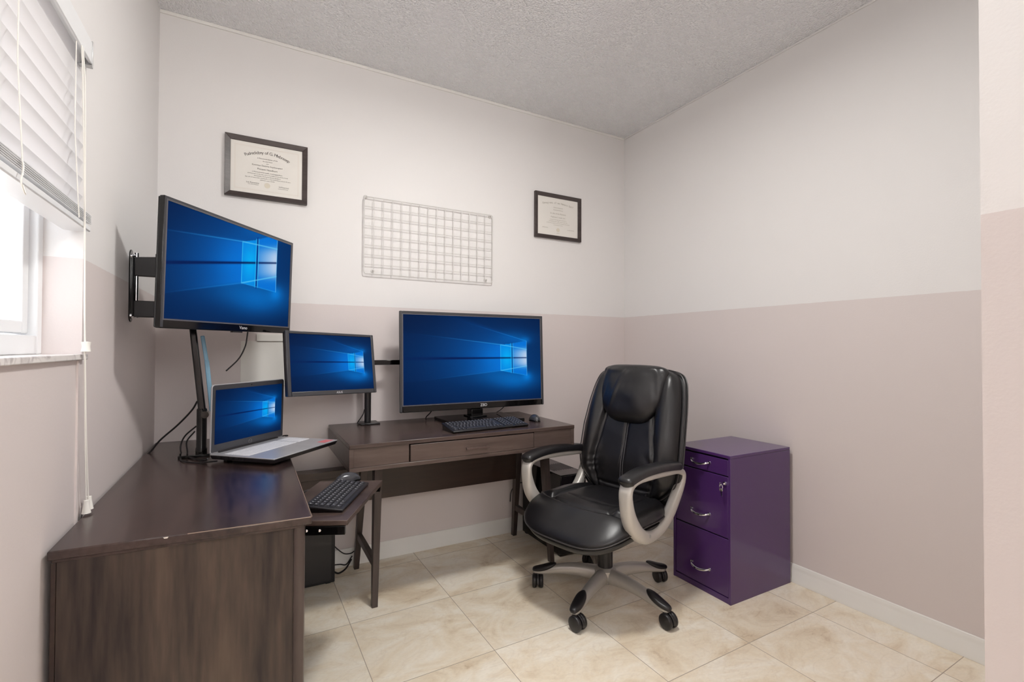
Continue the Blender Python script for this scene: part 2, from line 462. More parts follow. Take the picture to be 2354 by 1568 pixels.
# ------------------------------------------------------------------ room
W, H = 2.815, 2.743
WY0, WY1, WZ0, WZ1 = -2.28, -1.087, 1.161, 1.985      # window opening in the left wall
HALL = -5.1; PX, PY = -1.3555, -2.384                  # partition corner
struct(MB().box((-W-0.2, HALL-0.2, -0.12), (0.2, 0.2, 0.0)), 'floor', 'floor')
struct(MB().box((-W-0.2, HALL-0.2, H), (0.2, 0.2, H+0.12)), 'ceiling', 'ceiling')
lw = MB()
lw.box((-W-0.16, HALL, 0), (-W, WY0, H)); lw.box((-W-0.16, WY1, 0), (-W, 0, H))
lw.box((-W-0.16, WY0, 0), (-W, WY1, WZ0-0.014)); lw.box((-W-0.16, WY0, WZ1), (-W, WY1, H))
struct(lw, 'wall_left', 'wall')
struct(MB().box((-W-0.16, 0, 0), (0.16, 0.16, H)), 'wall_back', 'wall')
struct(MB().box((0, HALL, 0), (0.16, 0, H)), 'wall_right', 'wall')
struct(MB().box((PX, HALL, 0), (0, PY, H)), 'wall_front', 'wall')
struct(MB().box((-W-0.16, HALL-0.16, 0), (PX, HALL, H)), 'wall_hall', 'wall')
# baseboards: moulded profile (depth from wall, height)
BP = [(0, 0), (0.016, 0), (0.016, 0.018), (0.013, 0.024), (0.013, 0.062), (0.009, 0.070), (0.010, 0.075), (0.006, 0.083), (0.005, 0.090), (0, 0.092)]
struct(MB().prism([(-d, z) for d, z in BP], 'x', -W, -0.0165), 'baseboard_back', 'trim', bevel=0.001)
struct(MB().prism([(-d, z) for d, z in BP], 'y', PY, 0.0), 'baseboard_right', 'trim', bevel=0.001)
struct(MB().prism([(-W+d, z) for d, z in BP], 'y', HALL, -0.0165), 'baseboard_left', 'trim', bevel=0.001)
# narrow beads where walls meet the ceiling
struct(MB().box((-W, -0.008, H-0.016), (-0.008, 0, H)), 'trim_1', 'trim', bevel=0.002)
struct(MB().box((-0.008, PY, H-0.010), (0, -0.008, H)), 'trim_2', 'wall', bevel=0.002)
# painted raceway below the sill
struct(MB().box((-W, -1.128, 0.0), (-W+0.004, -1.118, WZ0-0.016)), 'trim_3', 'wall')

# ---------- window
wn = thing('window_1', None, None, (-W-0.16, (WY0+WY1)/2, WZ0)); wn['kind'] = 'structure'
ox, oy, oz = wn.location
def L(a): return (a[0]-ox, a[1]-oy, a[2]-oz)
XF0, XF1 = -2.955, -2.892
fr = MB()
fr.box(L((XF0, WY1-0.030, WZ0)), L((XF1, WY1, WZ1))); fr.box(L((XF0, WY0, WZ0)), L((XF1, WY0+0.03, WZ1)))
fr.box(L((XF0, WY0+0.03, WZ0)), L((XF1, WY1-0.03, WZ0+0.046))); fr.box(L((XF0, WY0+0.03, WZ1-0.04)), L((XF1, WY1-0.03, WZ1)))
fr.build('window_frame', 'vinyl', wn, bevel=0.003)
sa = MB()
y0, y1, z0, z1 = -1.70, WY1-0.034, WZ0+0.050, WZ1-0.044
xs0, xs1 = -2.935, -2.908
sa.box(L((xs0, y1-0.034, z0)), L((xs1, y1, z1))); sa.box(L((xs0, y0, z0)), L((xs1, y0+0.034, z1)))
sa.box(L((xs0, y0+0.034, z0)), L((xs1, y1-0.034, z0+0.030))); sa.box(L((xs0, y0+0.034, z1-0.03)), L((xs1, y1-0.034, z1)))
sash = sa.build('sash', 'vinyl', wn, bevel=0.003)
MB().box(L((-2.924, y0+0.034, z0+0.03)), L((-2.920, y1-0.034, z1-0.03))).build('pane', 'glass', sash)
sb2 = MB()
y0, y1 = WY0+0.034, -1.71
xs0, xs1 = -2.952, -2.938
sb2.box(L((xs0, y1-0.034, z0)), L((xs1, y1, z1))); sb2.box(L((xs0, y0, z0)), L((xs1, y0+0.034, z1)))
sb2.box(L((xs0, y0+0.034, z0)), L((xs1, y1-0.034, z0+0.03))); sb2.box(L((xs0, y0+0.034, z1-0.03)), L((xs1, y1-0.034, z1)))
sash2 = sb2.build('sash', 'vinyl', wn, bevel=0.002)
MB().box(L((-2.947, y0+0.034, z0+0.03)), L((-2.943, y1-0.034, z1-0.03))).build('pane', 'glass', sash2)
sl = MB().prism([(WY0-0.02-oy, -2.803-ox), (WY1+0.004-oy, -2.803-ox), (WY1+0.004-oy, -W-ox), (WY1-oy, -W-ox), (WY1-oy, -2.96-ox), (WY0-oy, -2.96-ox), (WY0-oy, -W-ox), (WY0-0.02-oy, -W-ox)], 'z', -0.014, 0.0)
# swap x/y (prism gives polygon as x,y)
sl.v = [(y, x, z) for x, y, z in sl.v]
sl.build('window_sill', 'marble', wn, bevel=0.003)
# neighbour's wall outside
nb = struct(MB().box((-5.2, -4.5, 0), (-5.0, 1.5, 4.0)), 'wall_outside', 'brick')
struct(MB().box((-5.0, -6, -0.2), (-3.03, 3, -0.05)), 'ground_outside', simple('pale_concrete', srgb(200, 198, 192), 0.8))

# ---------- window blind
bl = thing('window_blind', 'white horizontal slat blind half raised over the window', 'blind', (-2.825, (WY0+WY1)/2, 1.975))
ox, oy, oz = bl.location
BY0, BY1 = WY0+0.012, WY1-0.010
MB().box(L((-2.862, BY0, 1.926)), L((-2.808, BY1-0.006, 1.972))).build('headrail', 'vinyl', bl, bevel=0.002)
MB().box(L((-2.8075, BY0, 1.914)), L((-2.800, BY1-0.006, 1.972))).build('valance', 'vinyl', bl, bevel=0.002)
mb = MB().box(L((-2.83, BY1-0.005, 1.904)), L((-2.799, BY1+0.0, 1.975))).box(L((-2.83, BY1-0.018, 1.904)), L((-2.799, BY1-0.005, 1.9065)))
mb.build('bracket', 'steel', bl, bevel=0.001)
def slat_mb(zc, tilt, yy0=BY0, yy1=WY1-0.001, xc=-2.824):
    m = MB(); rings = []
    for yy in (yy0, yy1):
        ring = []
        for k in range(9):
            s = (k/8-0.5)*0.050; c = 0.0035*(1-(2*k/8-1)**2)
            ring.append((s, c+0.0009))
        ring += [(a, b-0.0018) for a, b in ring[::-1]]
        ring = [L((xc+a*math.cos(tilt)-b*math.sin(tilt), yy, zc+a*math.sin(tilt)+b*math.cos(tilt))) for a, b in ring]
        rings.append(ring)
    m.rings(rings); return m
zc = 1.902
for k in range(9):
    slat_mb(zc, rad(79)).build('slat', 'slat', bl, smooth=True); zc -= 0.0445
for k in range(6):
    slat_mb(1.500+0.0042*k, rad(0)).build('slat', 'slat', bl, smooth=True)
MB().box(L((-2.850, BY0, 1.475)), L((-2.796, BY1-0.012, 1.490))).build('bottom_rail', 'vinyl', bl, bevel=0.003)
for yy in (-1.21, -1.53, -1.95):
    m = MB()
    m.tube([L((-2.805, yy, 1.915)), L((-2.805, yy, 1.70)), L((-2.795, yy, 1.49))], 0.0013, 6)
    m.tube([L((-2.842, yy, 1.925)), L((-2.852, yy, 1.488))], 0.0013, 6)
    m.build('ladder_cord', 'cord', bl, smooth=True)
m = MB(); m.tube(bezier([L(p) for p in ((-2.797, -1.53, 1.52), (-2.790, -1.545, 1.50), (-2.788, -1.56, 1.47), (-2.79, -1.535, 1.455), (-2.798, -1.52, 1.475))], 6), 0.0014, 6)
m.build('loose_cord', 'cord', bl, smooth=True)
m = MB()
m.tube(bezier([L(p) for p in ((-2.7985, -1.185, 1.913), (-2.795, -1.178, 1.80), (-2.793, -1.172, 1.50), (-2.796, -1.150, 1.30), (-2.797, -1.140, 1.190))], 8), 0.0017, 6)
m.tube(bezier([L(p) for p in ((-2.7985, -1.195, 1.913), (-2.797, -1.186, 1.80), (-2.794, -1.168, 1.45), (-2.798, -1.144, 1.28), (-2.797, -1.136, 1.190))], 8), 0.0017, 6)
m.tube(bezier([L(p) for p in ((-2.797, -1.140, 1.170), (-2.799, -1.115, 0.95), (-2.800, -1.092, 0.765))], 8), 0.0016, 6)
m.tube(bezier([L(p) for p in ((-2.797, -1.136, 1.170), (-2.799, -1.106, 0.95), (-2.800, -1.072, 0.768))], 8), 0.0016, 6)
m.build('pull_cord', 'cord', bl, smooth=True)
MB().lathe([(0.002, 0.013), (0.010, 0.012), (0.0085, 0.0), (0.010, -0.012), (0.002, -0.013)], 16, Matrix.Translation(L((-2.795, -1.138, 1.180)))).build('cord_connector', 'cord', bl, smooth=True)
for x, y, z in ((-2.800, -1.092, 0.766), (-2.800, -1.070, 0.770)):
    MB().lathe([(0.002, 0.018), (0.006, 0.017), (0.006, 0.008), (0.010, -0.016), (0.003, -0.018)], 14, Matrix.Translation(L((x, y, z)))).build('tassel', 'cord', bl, smooth=True)

# ---------- ceiling lamp above the view, added fill uplight behind it
for loc, lb in ((ROOM_LAMP, 'round white flush ceiling lamp in the middle of the office ceiling'),):
    t = thing('ceiling_lamp', lb, 'lamp', (loc[0], loc[1], H))
    MB().lathe([(0.02, 0.0), (0.165, 0.0), (0.17, -0.02), (0.16, -0.04), (0.02, -0.04)], 32).build('base', 'trim', t, smooth=True)
    MB().lathe([(0.01, -0.04), (0.145, -0.0405), (0.148, -0.07), (0.12, -0.092), (0.06, -0.104), (0.005, -0.106)], 32).build('diffuser', emis('lamp_glass', (1, 0.95, 0.88, 1), 6.0), t, smooth=True)

t = thing('hall_fill_lamp', 'tall white uplight added for fill, out of view in the entry passage', 'lamp', (HALL_FILL[0], HALL_FILL[1], 0))
MB().lathe([(0.01, 0.0), (0.14, 0.0), (0.14, 0.015), (0.02, 0.03), (0.012, 0.05)], 32).build('base', 'trim', t, smooth=True)
MB().lathe([(0.011, 0.03), (0.011, 1.68)], 14).build('pole', 'trim', t, smooth=True)
MB().lathe([(0.012, 1.67), (0.06, 1.69), (0.13, 1.73), (0.175, 1.79), (0.172, 1.79), (0.125, 1.735), (0.05, 1.70), (0.005, 1.69)], 32).build('bowl', 'trim', t, smooth=True)

# ------------------------------------------------------------------ screens
def lerp(a, b, t): return a+(b-a)*t
def screen_colors(nx, ny, warp=None):
    U, V = np.meshgrid(np.linspace(0, 1, nx), np.linspace(0, 1, ny))     # V down
    if warp: U, V = warp(U, V)
    A = lambda *c: np.array(c, float)
    img = np.zeros((ny, nx, 3))
    r = np.sqrt(((U-0.62)/0.85)**2+((V-0.5)/0.75)**2)
    a = np.clip(1-r, 0, 1)[..., None]
    img[:] = A(0, 26, 66); img += a**1.3*(A(0, 72, 142)-A(0, 26, 66))
    def sg(x, w_): return 1/(1+np.exp(-np.clip(x/w_, -40, 40)))
    t = np.clip(U/0.68, 0, 1)
    ytop = lerp(0.20, 0.33, t); ybot = lerp(0.75, 0.64, t)
    m = (sg(V-ytop, 0.006)*sg(ybot-V, 0.006)*(U < 0.70)*(0.04+0.80*t**2.8))[..., None]
    img = img*(1-m)+m*A(0, 116, 226)
    y2 = lerp(-0.05, 0.283, np.clip((U-0.25)/0.635, 0, 1))
    m = (sg(V-y2, 0.008)*(V < ytop)*(U < 0.885)*0.42*np.clip((U-0.15)/0.7, 0, 1)**1.5)[..., None]
    img = img*(1-m)+m*A(0, 106, 212)
    for (gu, gv, s1, s2, k) in ((0.80, 0.77, 0.17, 0.11, 0.50), (0.70, 0.71, 0.22, 0.09, 0.28), (0.80, 0.24, 0.13, 0.08, 0.30), (0.885, 0.72, 0.035, 0.05, 0.65), (0.875, 0.272, 0.04, 0.04, 0.5), (0.63, 0.49, 0.10, 0.16, 0.30)):
        g = (np.exp(-(((U-gu)/s1)**2+((V-gv)/s2)**2))*k)[..., None]
        img = img*(1-g)+g*A(0, 142, 248)
    def line(x0, y0, x1, y1, w_, col, k, grad=False):
        nonlocal img
        dx, dy = x1-x0, (y1-y0)
        t = np.clip(((U-x0)*dx+(V-y0)*dy)/(dx*dx+dy*dy), 0, 1)
        d = np.sqrt((U-(x0+t*dx))**2+((V-(y0+t*dy))*0.5625)**2)
        m = np.exp(-(d/w_)**2)*k
        if grad: m = m*t**1.6
        img = img*(1-m[..., None])+m[..., None]*A(*col)
    def pane(x0, x1, a0, a1, b0, b1, col):
        t = np.clip((U-x0)/(x1-x0), 0, 1)
        m = (U >= x0) & (U <= x1) & (V >= lerp(a0, a1, t)) & (V <= lerp(b0, b1, t))
        img[m] = col[m]
    k = np.exp(-(((U-0.73)/0.05)**2+((V-0.49)/0.13)**2))[..., None]
    pane(0.68, 0.764, 0.33, 0.318, 0.64, 0.667, A(0, 134, 232)*(1-k)+k*A(0, 176, 252))
    k = (np.clip((U-0.74)/0.13, 0, 1)**0.8*np.exp(-np.abs((V-0.49)/0.115)**4))[..., None]
    pane(0.774, 0.885, 0.316, 0.283, 0.669, 0.705, A(0, 118, 222)*(1-k)+k*A(186, 212, 244))
    m = (U > 0.764) & (U < 0.774) & (V > 0.30) & (V < 0.68); img[m] = A(0, 62, 150)
    bw = 0.005+0.011*np.clip((0.885-U)/0.885, 0, 1)
    m = (sg(bw-np.abs(V-0.489), 0.002)*(U < 0.887)*lerp(0.25, 0.95, np.clip(U/0.3, 0, 1)))[..., None]
    img = img*(1-m)+m*A(0, 26, 82)
    L1 = (60, 206, 255)
    for q in ((0.68, 0.33, 0.68, 0.478), (0.68, 0.50, 0.68, 0.64), (0.762, 0.312, 0.762, 0.670), (0.776, 0.312, 0.776, 0.672)):
        line(*q, 0.0019, L1, 0.95)
    line(0.885, 0.283, 0.885, 0.705, 0.0016, (120, 205, 255), 0.8)
    line(0.68, 0.64, 0.885, 0.705, 0.0016, (40, 170, 250), 0.7)
    line(0.774, 0.313, 0.885, 0.283, 0.0014, (20, 140, 235), 0.6)
    line(0.68, 0.33, 0.885, 0.385, 0.0024, (110, 215, 255), 0.8)
    line(0.68, 0.64, 0.885, 0.59, 0.0024, (110, 215, 255), 0.8)
    line(0.02, 0.205, 0.68, 0.33, 0.0024, (50, 165, 240), 0.9, True)
    line(0.02, 0.75, 0.68, 0.64, 0.0024, (30, 140, 225), 0.7, True)
    line(0.35, 0.04, 0.885, 0.283, 0.0024, (30, 145, 235), 0.8, True)
    v = np.clip(img, 0, 255)/255.0
    return np.where(v <= 0.04045, v/12.92, ((v+0.055)/1.055)**2.4)
def skewed(u, v):
    """the upper television shows the picture enlarged and keystoned, running off its upper right"""
    d0, d1 = 1.50, 2.26
    p = u*d1/((1-u)*d0+u*d1)
    top = lerp(0.012, 0.353, p); bot = lerp(0.918, 0.965, p)
    return lerp(0.205, 0.965, p), lerp(top, bot, v)
NX, NY = 352, 198
SCR = [screen_colors(NX, NY), screen_colors(NX, NY, skewed)]
def screen_mat():
    m = bpy.data.materials.new('lit_lcd_screen'); m.use_nodes = True; nt = m.node_tree; b = nt.nodes['Principled BSDF']
    a = nd(nt, 'ShaderNodeAttribute'); a.attribute_name = 'wallpaper'
    b.inputs['Base Color'].default_value = (0.004, 0.004, 0.006, 1); b.inputs['Roughness'].default_value = 0.35
    b.inputs['Specular IOR Level'].default_value = 0.0
    nt.links.new(a.outputs['Color'], b.inputs['Emission Color']); b.inputs['Emission Strength'].default_value = 0.90*2**(-EXPOSURE)
    return m
M['screen'] = screen_mat()
SCREEN_MESH = {}
def screen_mesh(which=0):
    """unit screen, x -0.5..0.5, z -0.5..0.5, facing -y"""
    if which in SCREEN_MESH: return SCREEN_MESH[which]
    U, V = np.meshgrid(np.linspace(-0.5, 0.5, NX), np.linspace(0.5, -0.5, NY))
    co = np.stack([U.ravel(), np.zeros(NX*NY), V.ravel()], 1)
    i = (np.arange(NY-1)[:, None]*NX+np.arange(NX-1)[None, :]).ravel()
    f = np.stack([i, i+NX, i+NX+1, i+1], 1)
    me = bpy.data.meshes.new('screen'); me.from_pydata(co.tolist(), [], f.tolist())
    at = me.color_attributes.new('wallpaper', 'FLOAT_COLOR', 'POINT')
    c = np.ones((NX*NY, 4)); c[:, :3] = SCR[which].reshape(-1, 3); at.data.foreach_set('color', c.ravel())
    me.materials.append(M['screen']); me.update(); SCREEN_MESH[which] = me
    return me
def put_screen(parent, x0, x1, z0, z1, y, which=0):
    o = bpy.data.objects.new('screen', screen_mesh(which)); COL.objects.link(o); o.parent = parent
    o.location = ((x0+x1)/2, y, (z0+z1)/2); o.scale = (x1-x0, 1, z1-z0)
    return tag(o, 'lit blue desktop screen with a glowing four pane window')
def orient(o, loc, yaw, pitch, roll):
    o.matrix_world = Matrix.Translation(loc) @ Matrix.Rotation(rad(yaw), 4, 'Z') @ Matrix.Rotation(rad(pitch), 4, 'X') @ Matrix.Rotation(rad(roll), 4, 'Y')
def bezel_frame(w_, h_, bl_, br_, bt_, bb_, y0, y1):
    m = MB(); a, b = w_/2, h_/2
    m.box((-a, y0, -b), (-a+bl_, y1, b)); m.box((a-br_, y0, -b), (a, y1, b))
    m.box((-a+bl_, y0, b-bt_), (a-br_, y1, b)); m.box((-a+bl_, y0, -b), (a-br_, y1, -b+bb_))
    return m
def text_on(parent, name, body, size, x, z, y, mat, facing='-y'):
    vs, fs = text_geo(body, size)
    m = MB().add([(vx+x, y, vy+z) for vx, vy, vz in vs], fs)
    return m.build(name, mat, parent)
def television(label, w_, h_, bez, bot, loc, yaw, pitch, roll, logo, lx, depth=0.045, bezmat='blackgloss', which=0):
    t = thing('television', label, 'television'); orient(t, loc, yaw, pitch, roll)
    a, b = w_/2, h_/2
    bezel_frame(w_, h_, bez, bez, bez, bot, 0.0, 0.018).build('bezel', bezmat, t, bevel=0.003)
    rim = bezel_frame(w_-2*bez+0.006, h_-bez-bot+0.006, 0.005, 0.005, 0.005, 0.005, -0.0008, 0.004)
    o = rim.build('screen_rim', 'bezel_light', t); o.location = (0, 0, (bot-bez)/2)
    put_screen(t, -a+bez, a-bez, -b+bot, b-bez, 0.003, which)
    hs = MB().box((-a+0.002, 0.018, -b+0.002), (a-0.002, 0.026, b-0.002))
    hs.hexa([(-a*0.8, 0.026, -b*0.85), (a*0.8, 0.026, -b*0.85), (a*0.8, 0.026, b*0.7), (-a*0.8, 0.026, b*0.7)],
            [(-a*0.7, depth+0.018, -b*0.75), (a*0.7, depth+0.018, -b*0.75), (a*0.7, depth+0.018, b*0.6), (-a*0.7, depth+0.018, b*0.6)])
    hs.build('back_cover', 'blackpl', t, bevel=0.004)
    text_on(t, 'logo', logo, bot*0.62, lx, -b+bot*0.32, -0.0012, 'logo')
    return t
tv1 = television('wide flat television on the folding bracket of the left wall, topmost screen', 0.73, 0.43, 0.012, 0.030,
                 (-2.474, -0.525, 1.457), 54.935, 1.778, -0.252, 'Vismo', 0.035, which=1)
MB().box((-0.02, 0.002, -0.2195), (0.035, 0.014, -0.2151)).build('sensor_foot', 'blackpl', tv1)
tv2 = television('largest flat television standing on the desk against the back wall', 0.8817, 0.54, 0.016, 0.036,
                 (-1.301, -0.227, 1.106), -1.066, -2.256, -0.026, 'ZBD', 0.04, bezmat='blackgloss')
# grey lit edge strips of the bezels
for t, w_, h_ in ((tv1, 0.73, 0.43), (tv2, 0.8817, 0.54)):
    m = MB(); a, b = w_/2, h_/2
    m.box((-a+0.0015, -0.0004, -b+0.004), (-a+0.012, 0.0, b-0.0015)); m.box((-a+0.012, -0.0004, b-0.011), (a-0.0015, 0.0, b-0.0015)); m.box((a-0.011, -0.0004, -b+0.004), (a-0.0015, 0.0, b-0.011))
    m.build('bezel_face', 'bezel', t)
# stand of the big television
inv = tv2.matrix_world.inverted()
def tr(mb): mb.v = [tuple(inv @ Vector(v)) for v in mb.v]; return mb
tr(MB().box((-1.512, -0.400, 0.7722), (-1.085, -0.110, 0.790))).build('stand_base', 'blackgloss', tv2, bevel=0.003)
m = MB(); m.box((-1.334, -0.232, 0.7895), (-1.262, -0.190, 0.834)); m.box((-1.334, -0.196, 0.7895), (-1.262, -0.165, 0.92)); m.box((-1.352, -0.25, 0.7895), (-1.244, -0.155, 0.797))
tr(m).build('stand_neck', 'blackgloss', tv2, bevel=0.004)

# monitor on the arm
mon = thing('monitor', 'grey framed computer monitor held between the two televisions', 'monitor')
orient(mon, (-2.0797, -0.2936, 1.1033), 22.124, -9.529, 1.473)
MW, MH = 0.4557, 0.2976
bezel_frame(MW, MH, 0.018, 0.015, 0.013, 0.021, 0.0, 0.016).build('bezel', 'bezel', mon, bevel=0.003)
put_screen(mon, -MW/2+0.018, MW/2-0.015, -MH/2+0.021, MH/2-0.013, 0.003)
m = MB().box((-MW/2+0.002, 0.016, -MH/2+0.002), (MW/2-0.002, 0.034, MH/2-0.002)); m.box((-0.13, 0.034, -0.09), (0.13, 0.052, 0.09))
m.build('back_cover', 'blackpl', mon, bevel=0.004)
text_on(mon, 'logo', 'ASUS', 0.014, 0.02, -MH/2+0.005, -0.0008, 'logo')

# dual arm mount clamped on the long desk
am = thing('monitor_mount', 'black monitor mount pole rising from the long desk behind the monitor', 'monitor mount', (-1.877, -0.085, 0.772))
MB().box((-0.045, -0.055, 0.0), (0.055, 0.045, 0.008)).build('base_plate', 'blackpl', am, bevel=0.003)
MB().lathe([(0.0175, 0.008), (0.0175, 0.385)], 20).build('pole', 'blackpl', am, smooth=True)
m = MB().beam((-0.02, -0.026, 0.327), (0.30, -0.026, 0.327), 0.026, 0.016, ref=(0, 1, 0)); m.beam((0.28, -0.026, 0.327), (0.42, -0.075, 0.327), 0.026, 0.016, ref=(0, 0, 1))
m.build('side_arm', 'blackgloss', am, bevel=0.002)
m = MB().beam((-0.01, -0.0, 0.33), (-0.12, -0.07, 0.33), 0.02, 0.03); m.beam((-0.115, -0.062, 0.33), (-0.183, -0.146, 0.33), 0.02, 0.03)
m.build('swivel_head', 'blackpl', am, bevel=0.002)
MB().lathe([(0.024, 0.30), (0.024, 0.35)], 20).build('collar', 'blackpl', am, smooth=True)

# ------------------------------------------------------------------ TV wall bracket
br = thing('television_bracket', 'black folding television bracket screwed to the left wall', 'television bracket', (-W, -0.535, 1.40))
m = MB(); pts = []
for k in range(24):
    a = 2*PI*k/24; pts.append((0.026*math.cos(a), (0.105 if math.sin(a) >= 0 else -0.105)+0.026*math.sin(a)))
m.prism(pts, 'x', 0.0, 0.004); m.box((0.004, -0.009, -0.11), (0.012, 0.009, 0.11))
m.build('wall_plate', 'blackgloss', br, bevel=0.001)
for z in (0.108, -0.108):
    m = MB().lathe([(0.011, 0.0), (0.011, 0.003), (0.006, 0.006), (0.001, 0.006)], 16, Matrix.Translation((0.004, 0, z)) @ Matrix.Rotation(PI/2, 4, 'Y'))
    m.build('screw', 'chrome', br, smooth=True)
for z, hh in ((0.070, 0.068), (-0.083, 0.060)):
    m = MB()
    m.hexa([(0.012, -0.012, z-hh/2), (0.15, -0.014, z-hh/2), (0.15, 0.012, z-hh/2), (0.012, 0.010, z-hh/2)],
           [(0.012, -0.012, z+hh/2), (0.15, -0.014, z+hh/2+0.012*(z > 0)), (0.15, 0.012, z+hh/2+0.012*(z > 0)), (0.012, 0.010, z+hh/2)])
    m.box((0.145, -0.012, z-hh/2), (0.262, 0.012, z+hh/2))
    m.build('swing_arm', 'blackpl', br, bevel=0.003)
m = MB().lathe([(0.007, -0.115), (0.007, 0.12)], 12, Matrix.Translation((0.018, 0, 0)))
m.build('pivot_rod', 'chrome', br, smooth=True)
tinv = br.matrix_world.inverted()
bpy.context.view_layer.update()
wm = Matrix.Translation((-W, -0.535, 1.40)).inverted() @ tv1.matrix_world
m = MB().box((-0.10, 0.066, -0.10), (0.10, 0.072, 0.11), wm).box((-0.11, 0.066, -0.13), (-0.08, 0.078, 0.13), wm).box((0.08, 0.066, -0.13), (0.11, 0.078, 0.13), wm)
m.build('mounting_plate', 'blackpl', br, bevel=0.001)
m = MB().box((0.075, -0.018, -0.105), (0.088, 0.016, 0.12))
m.build('link_plate', 'blackpl', br, bevel=0.002)

# ------------------------------------------------------------------ left desk
dk = thing('computer_desk', 'dark wood computer desk along the left wall with pull out keyboard tray', 'desk', (-2.55, -0.70, 0))
ox, oy, oz = dk.location
DX0, DX1, DY0, DY1, DT = -2.806, -2.288, -1.362, -0.030, 0.745
m = MB(); m.hexa([L((DX0, -1.345, DT-0.020)), L((DX1, -1.377, DT-0.020)), L((DX1, DY1, DT-0.020)), L((DX0, DY1, DT-0.020))],
                 [L((DX0, -1.345, DT)), L((DX1, -1.377, DT)), L((DX1, DY1, DT)), L((DX0, DY1, DT))])
m.build('desktop', 'woody', dk, bevel=0.0035)
m = MB(); m.hexa([L((DX0+0.006, -1.338, DT-0.028)), L((DX1-0.016, -1.368, DT-0.028)), L((DX1-0.016, DY1, DT-0.028)), L((DX0+0.006, DY1, DT-0.028))],
                 [L((DX0+0.006, -1.338, DT-0.020)), L((DX1-0.016, -1.368, DT-0.020)), L((DX1-0.016, DY1, DT-0.020)), L((DX0+0.006, DY1, DT-0.020))])
m.build('molding', 'woody', dk, bevel=0.002)
m = MB().hexa([L((DX0+0.012, -1.330, 0)), L((-2.3275, -1.347, 0)), L((-2.3275, -1.327, 0)), L((DX0+0.012, -1.310, 0))],
              [L((DX0+0.012, -1.330, DT-0.028)), L((-2.3275, -1.347, DT-0.028)), L((-2.3275, -1.327, DT-0.028)), L((DX0+0.012, -1.310, DT-0.028))])
m.build('side_panel', 'woodz', dk, bevel=0.001)
MB().box(L((DX0+0.012, DY1-0.022, 0)), L((-2.312, DY1-0.004, DT-0.028))).build('side_panel', 'woodz', dk, bevel=0.001)
m = MB()
prof = [(0.0, -0.010), (0.006, -0.016), (0.016, -0.018), (0.024, -0.014), (0.027, -0.006), (0.027, 0.03), (0.0, 0.03)]
m.prism([(-2.3285+a-ox, -1.345+b-oy) for a, b in prof], 'z', 0, DT-0.028)
m.build('corner_post', 'woodleg', dk, bevel=0.001)
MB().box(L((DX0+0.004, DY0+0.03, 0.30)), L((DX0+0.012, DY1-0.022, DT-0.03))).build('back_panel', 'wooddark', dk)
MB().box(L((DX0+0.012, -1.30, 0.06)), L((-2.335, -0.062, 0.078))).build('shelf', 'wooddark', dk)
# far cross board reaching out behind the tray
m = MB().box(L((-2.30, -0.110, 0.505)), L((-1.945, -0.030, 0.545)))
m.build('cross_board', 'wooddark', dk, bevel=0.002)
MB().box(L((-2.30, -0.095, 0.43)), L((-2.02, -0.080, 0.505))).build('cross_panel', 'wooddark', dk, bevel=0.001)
# keyboard tray hanging askew
TZ = 0.660
P1, P2, P3 = Vector((-2.170, -1.203, TZ)), Vector((-1.972, -0.815, TZ)), Vector((-2.189, -0.715, TZ))
P4 = P1+(P3-P2)
m = MB().hexa([L(p-Vector((0, 0, 0.016))) for p in (P4, P1, P2, P3)], [L(p) for p in (P4, P1, P2, P3)])
tray = m.build('keyboard_tray', 'woodx', dk, bevel=0.002)
d1 = (P1-P4).normalized(); n1 = (P2-P1).normalized()
for base, sgn in ((P4, 1), (P3, -1)):
    q = base+n1*0.004*sgn
    m = MB().beam(L(q-d1*0.02+Vector((0, 0, -0.030))), L(q+d1*(P1-P4).length*0.97+Vector((0, 0, -0.030))), 0.012, 0.026)
    r_ = m.build('slide_rail', 'blackgloss', tray, bevel=0.001)
    if sgn == 1:
        for k in (0.50, 0.66):
            c = q+d1*(P1-P4).length*k+Vector((0, 0, -0.028))-n1*0.0065
            MB().lathe([(0.004, 0), (0.004, 0.002), (0.001, 0.003)], 12, Matrix.Translation(L(c)) @ Matrix.Rotation(rad(90), 4, 'X')).build('screw', 'chrome', tray, smooth=True)
# drop hangers from desktop to tray so that it hangs on the desk
MB().beam(L(P4+Vector((0.03, 0.01, -0.03))), L(P4+Vector((0.0, 0.01, 0.058))), 0.02, 0.02, ref=(1, 0, 0)).build('tray_hanger', 'blackpl', dk)
MB().beam(L((-2.31, -0.80, 0.632)), L((-2.31, -0.80, 0.717)), 0.02, 0.02, ref=(1, 0, 0)).build('tray_hanger', 'blackpl', dk)
MB().beam(L(Vector((-2.31, -0.80, 0.632))), L(P3+Vector((-0.0, 0.0, -0.028))), 0.012, 0.016).build('tray_hanger', 'blackpl', dk)
# chips of bare board on the worn front edge
m = MB()
for x, s in ((-2.598, 0.005),):
    y = -1.345-(x-DX0)/(DX1-DX0)*0.032
    m.prism([(x-s-ox, DT-0.002-oz), (x+s-ox, DT-0.002-oz), (x+s*0.6-ox, DT-0.005-oz), (x-s*0.5-ox, DT-0.005-oz)], 'y', y-0.0008-oy, y+0.0005-oy)
m.build('edge_chip', simple('bare_fibreboard', srgb(222, 214, 204), 0.8), dk)

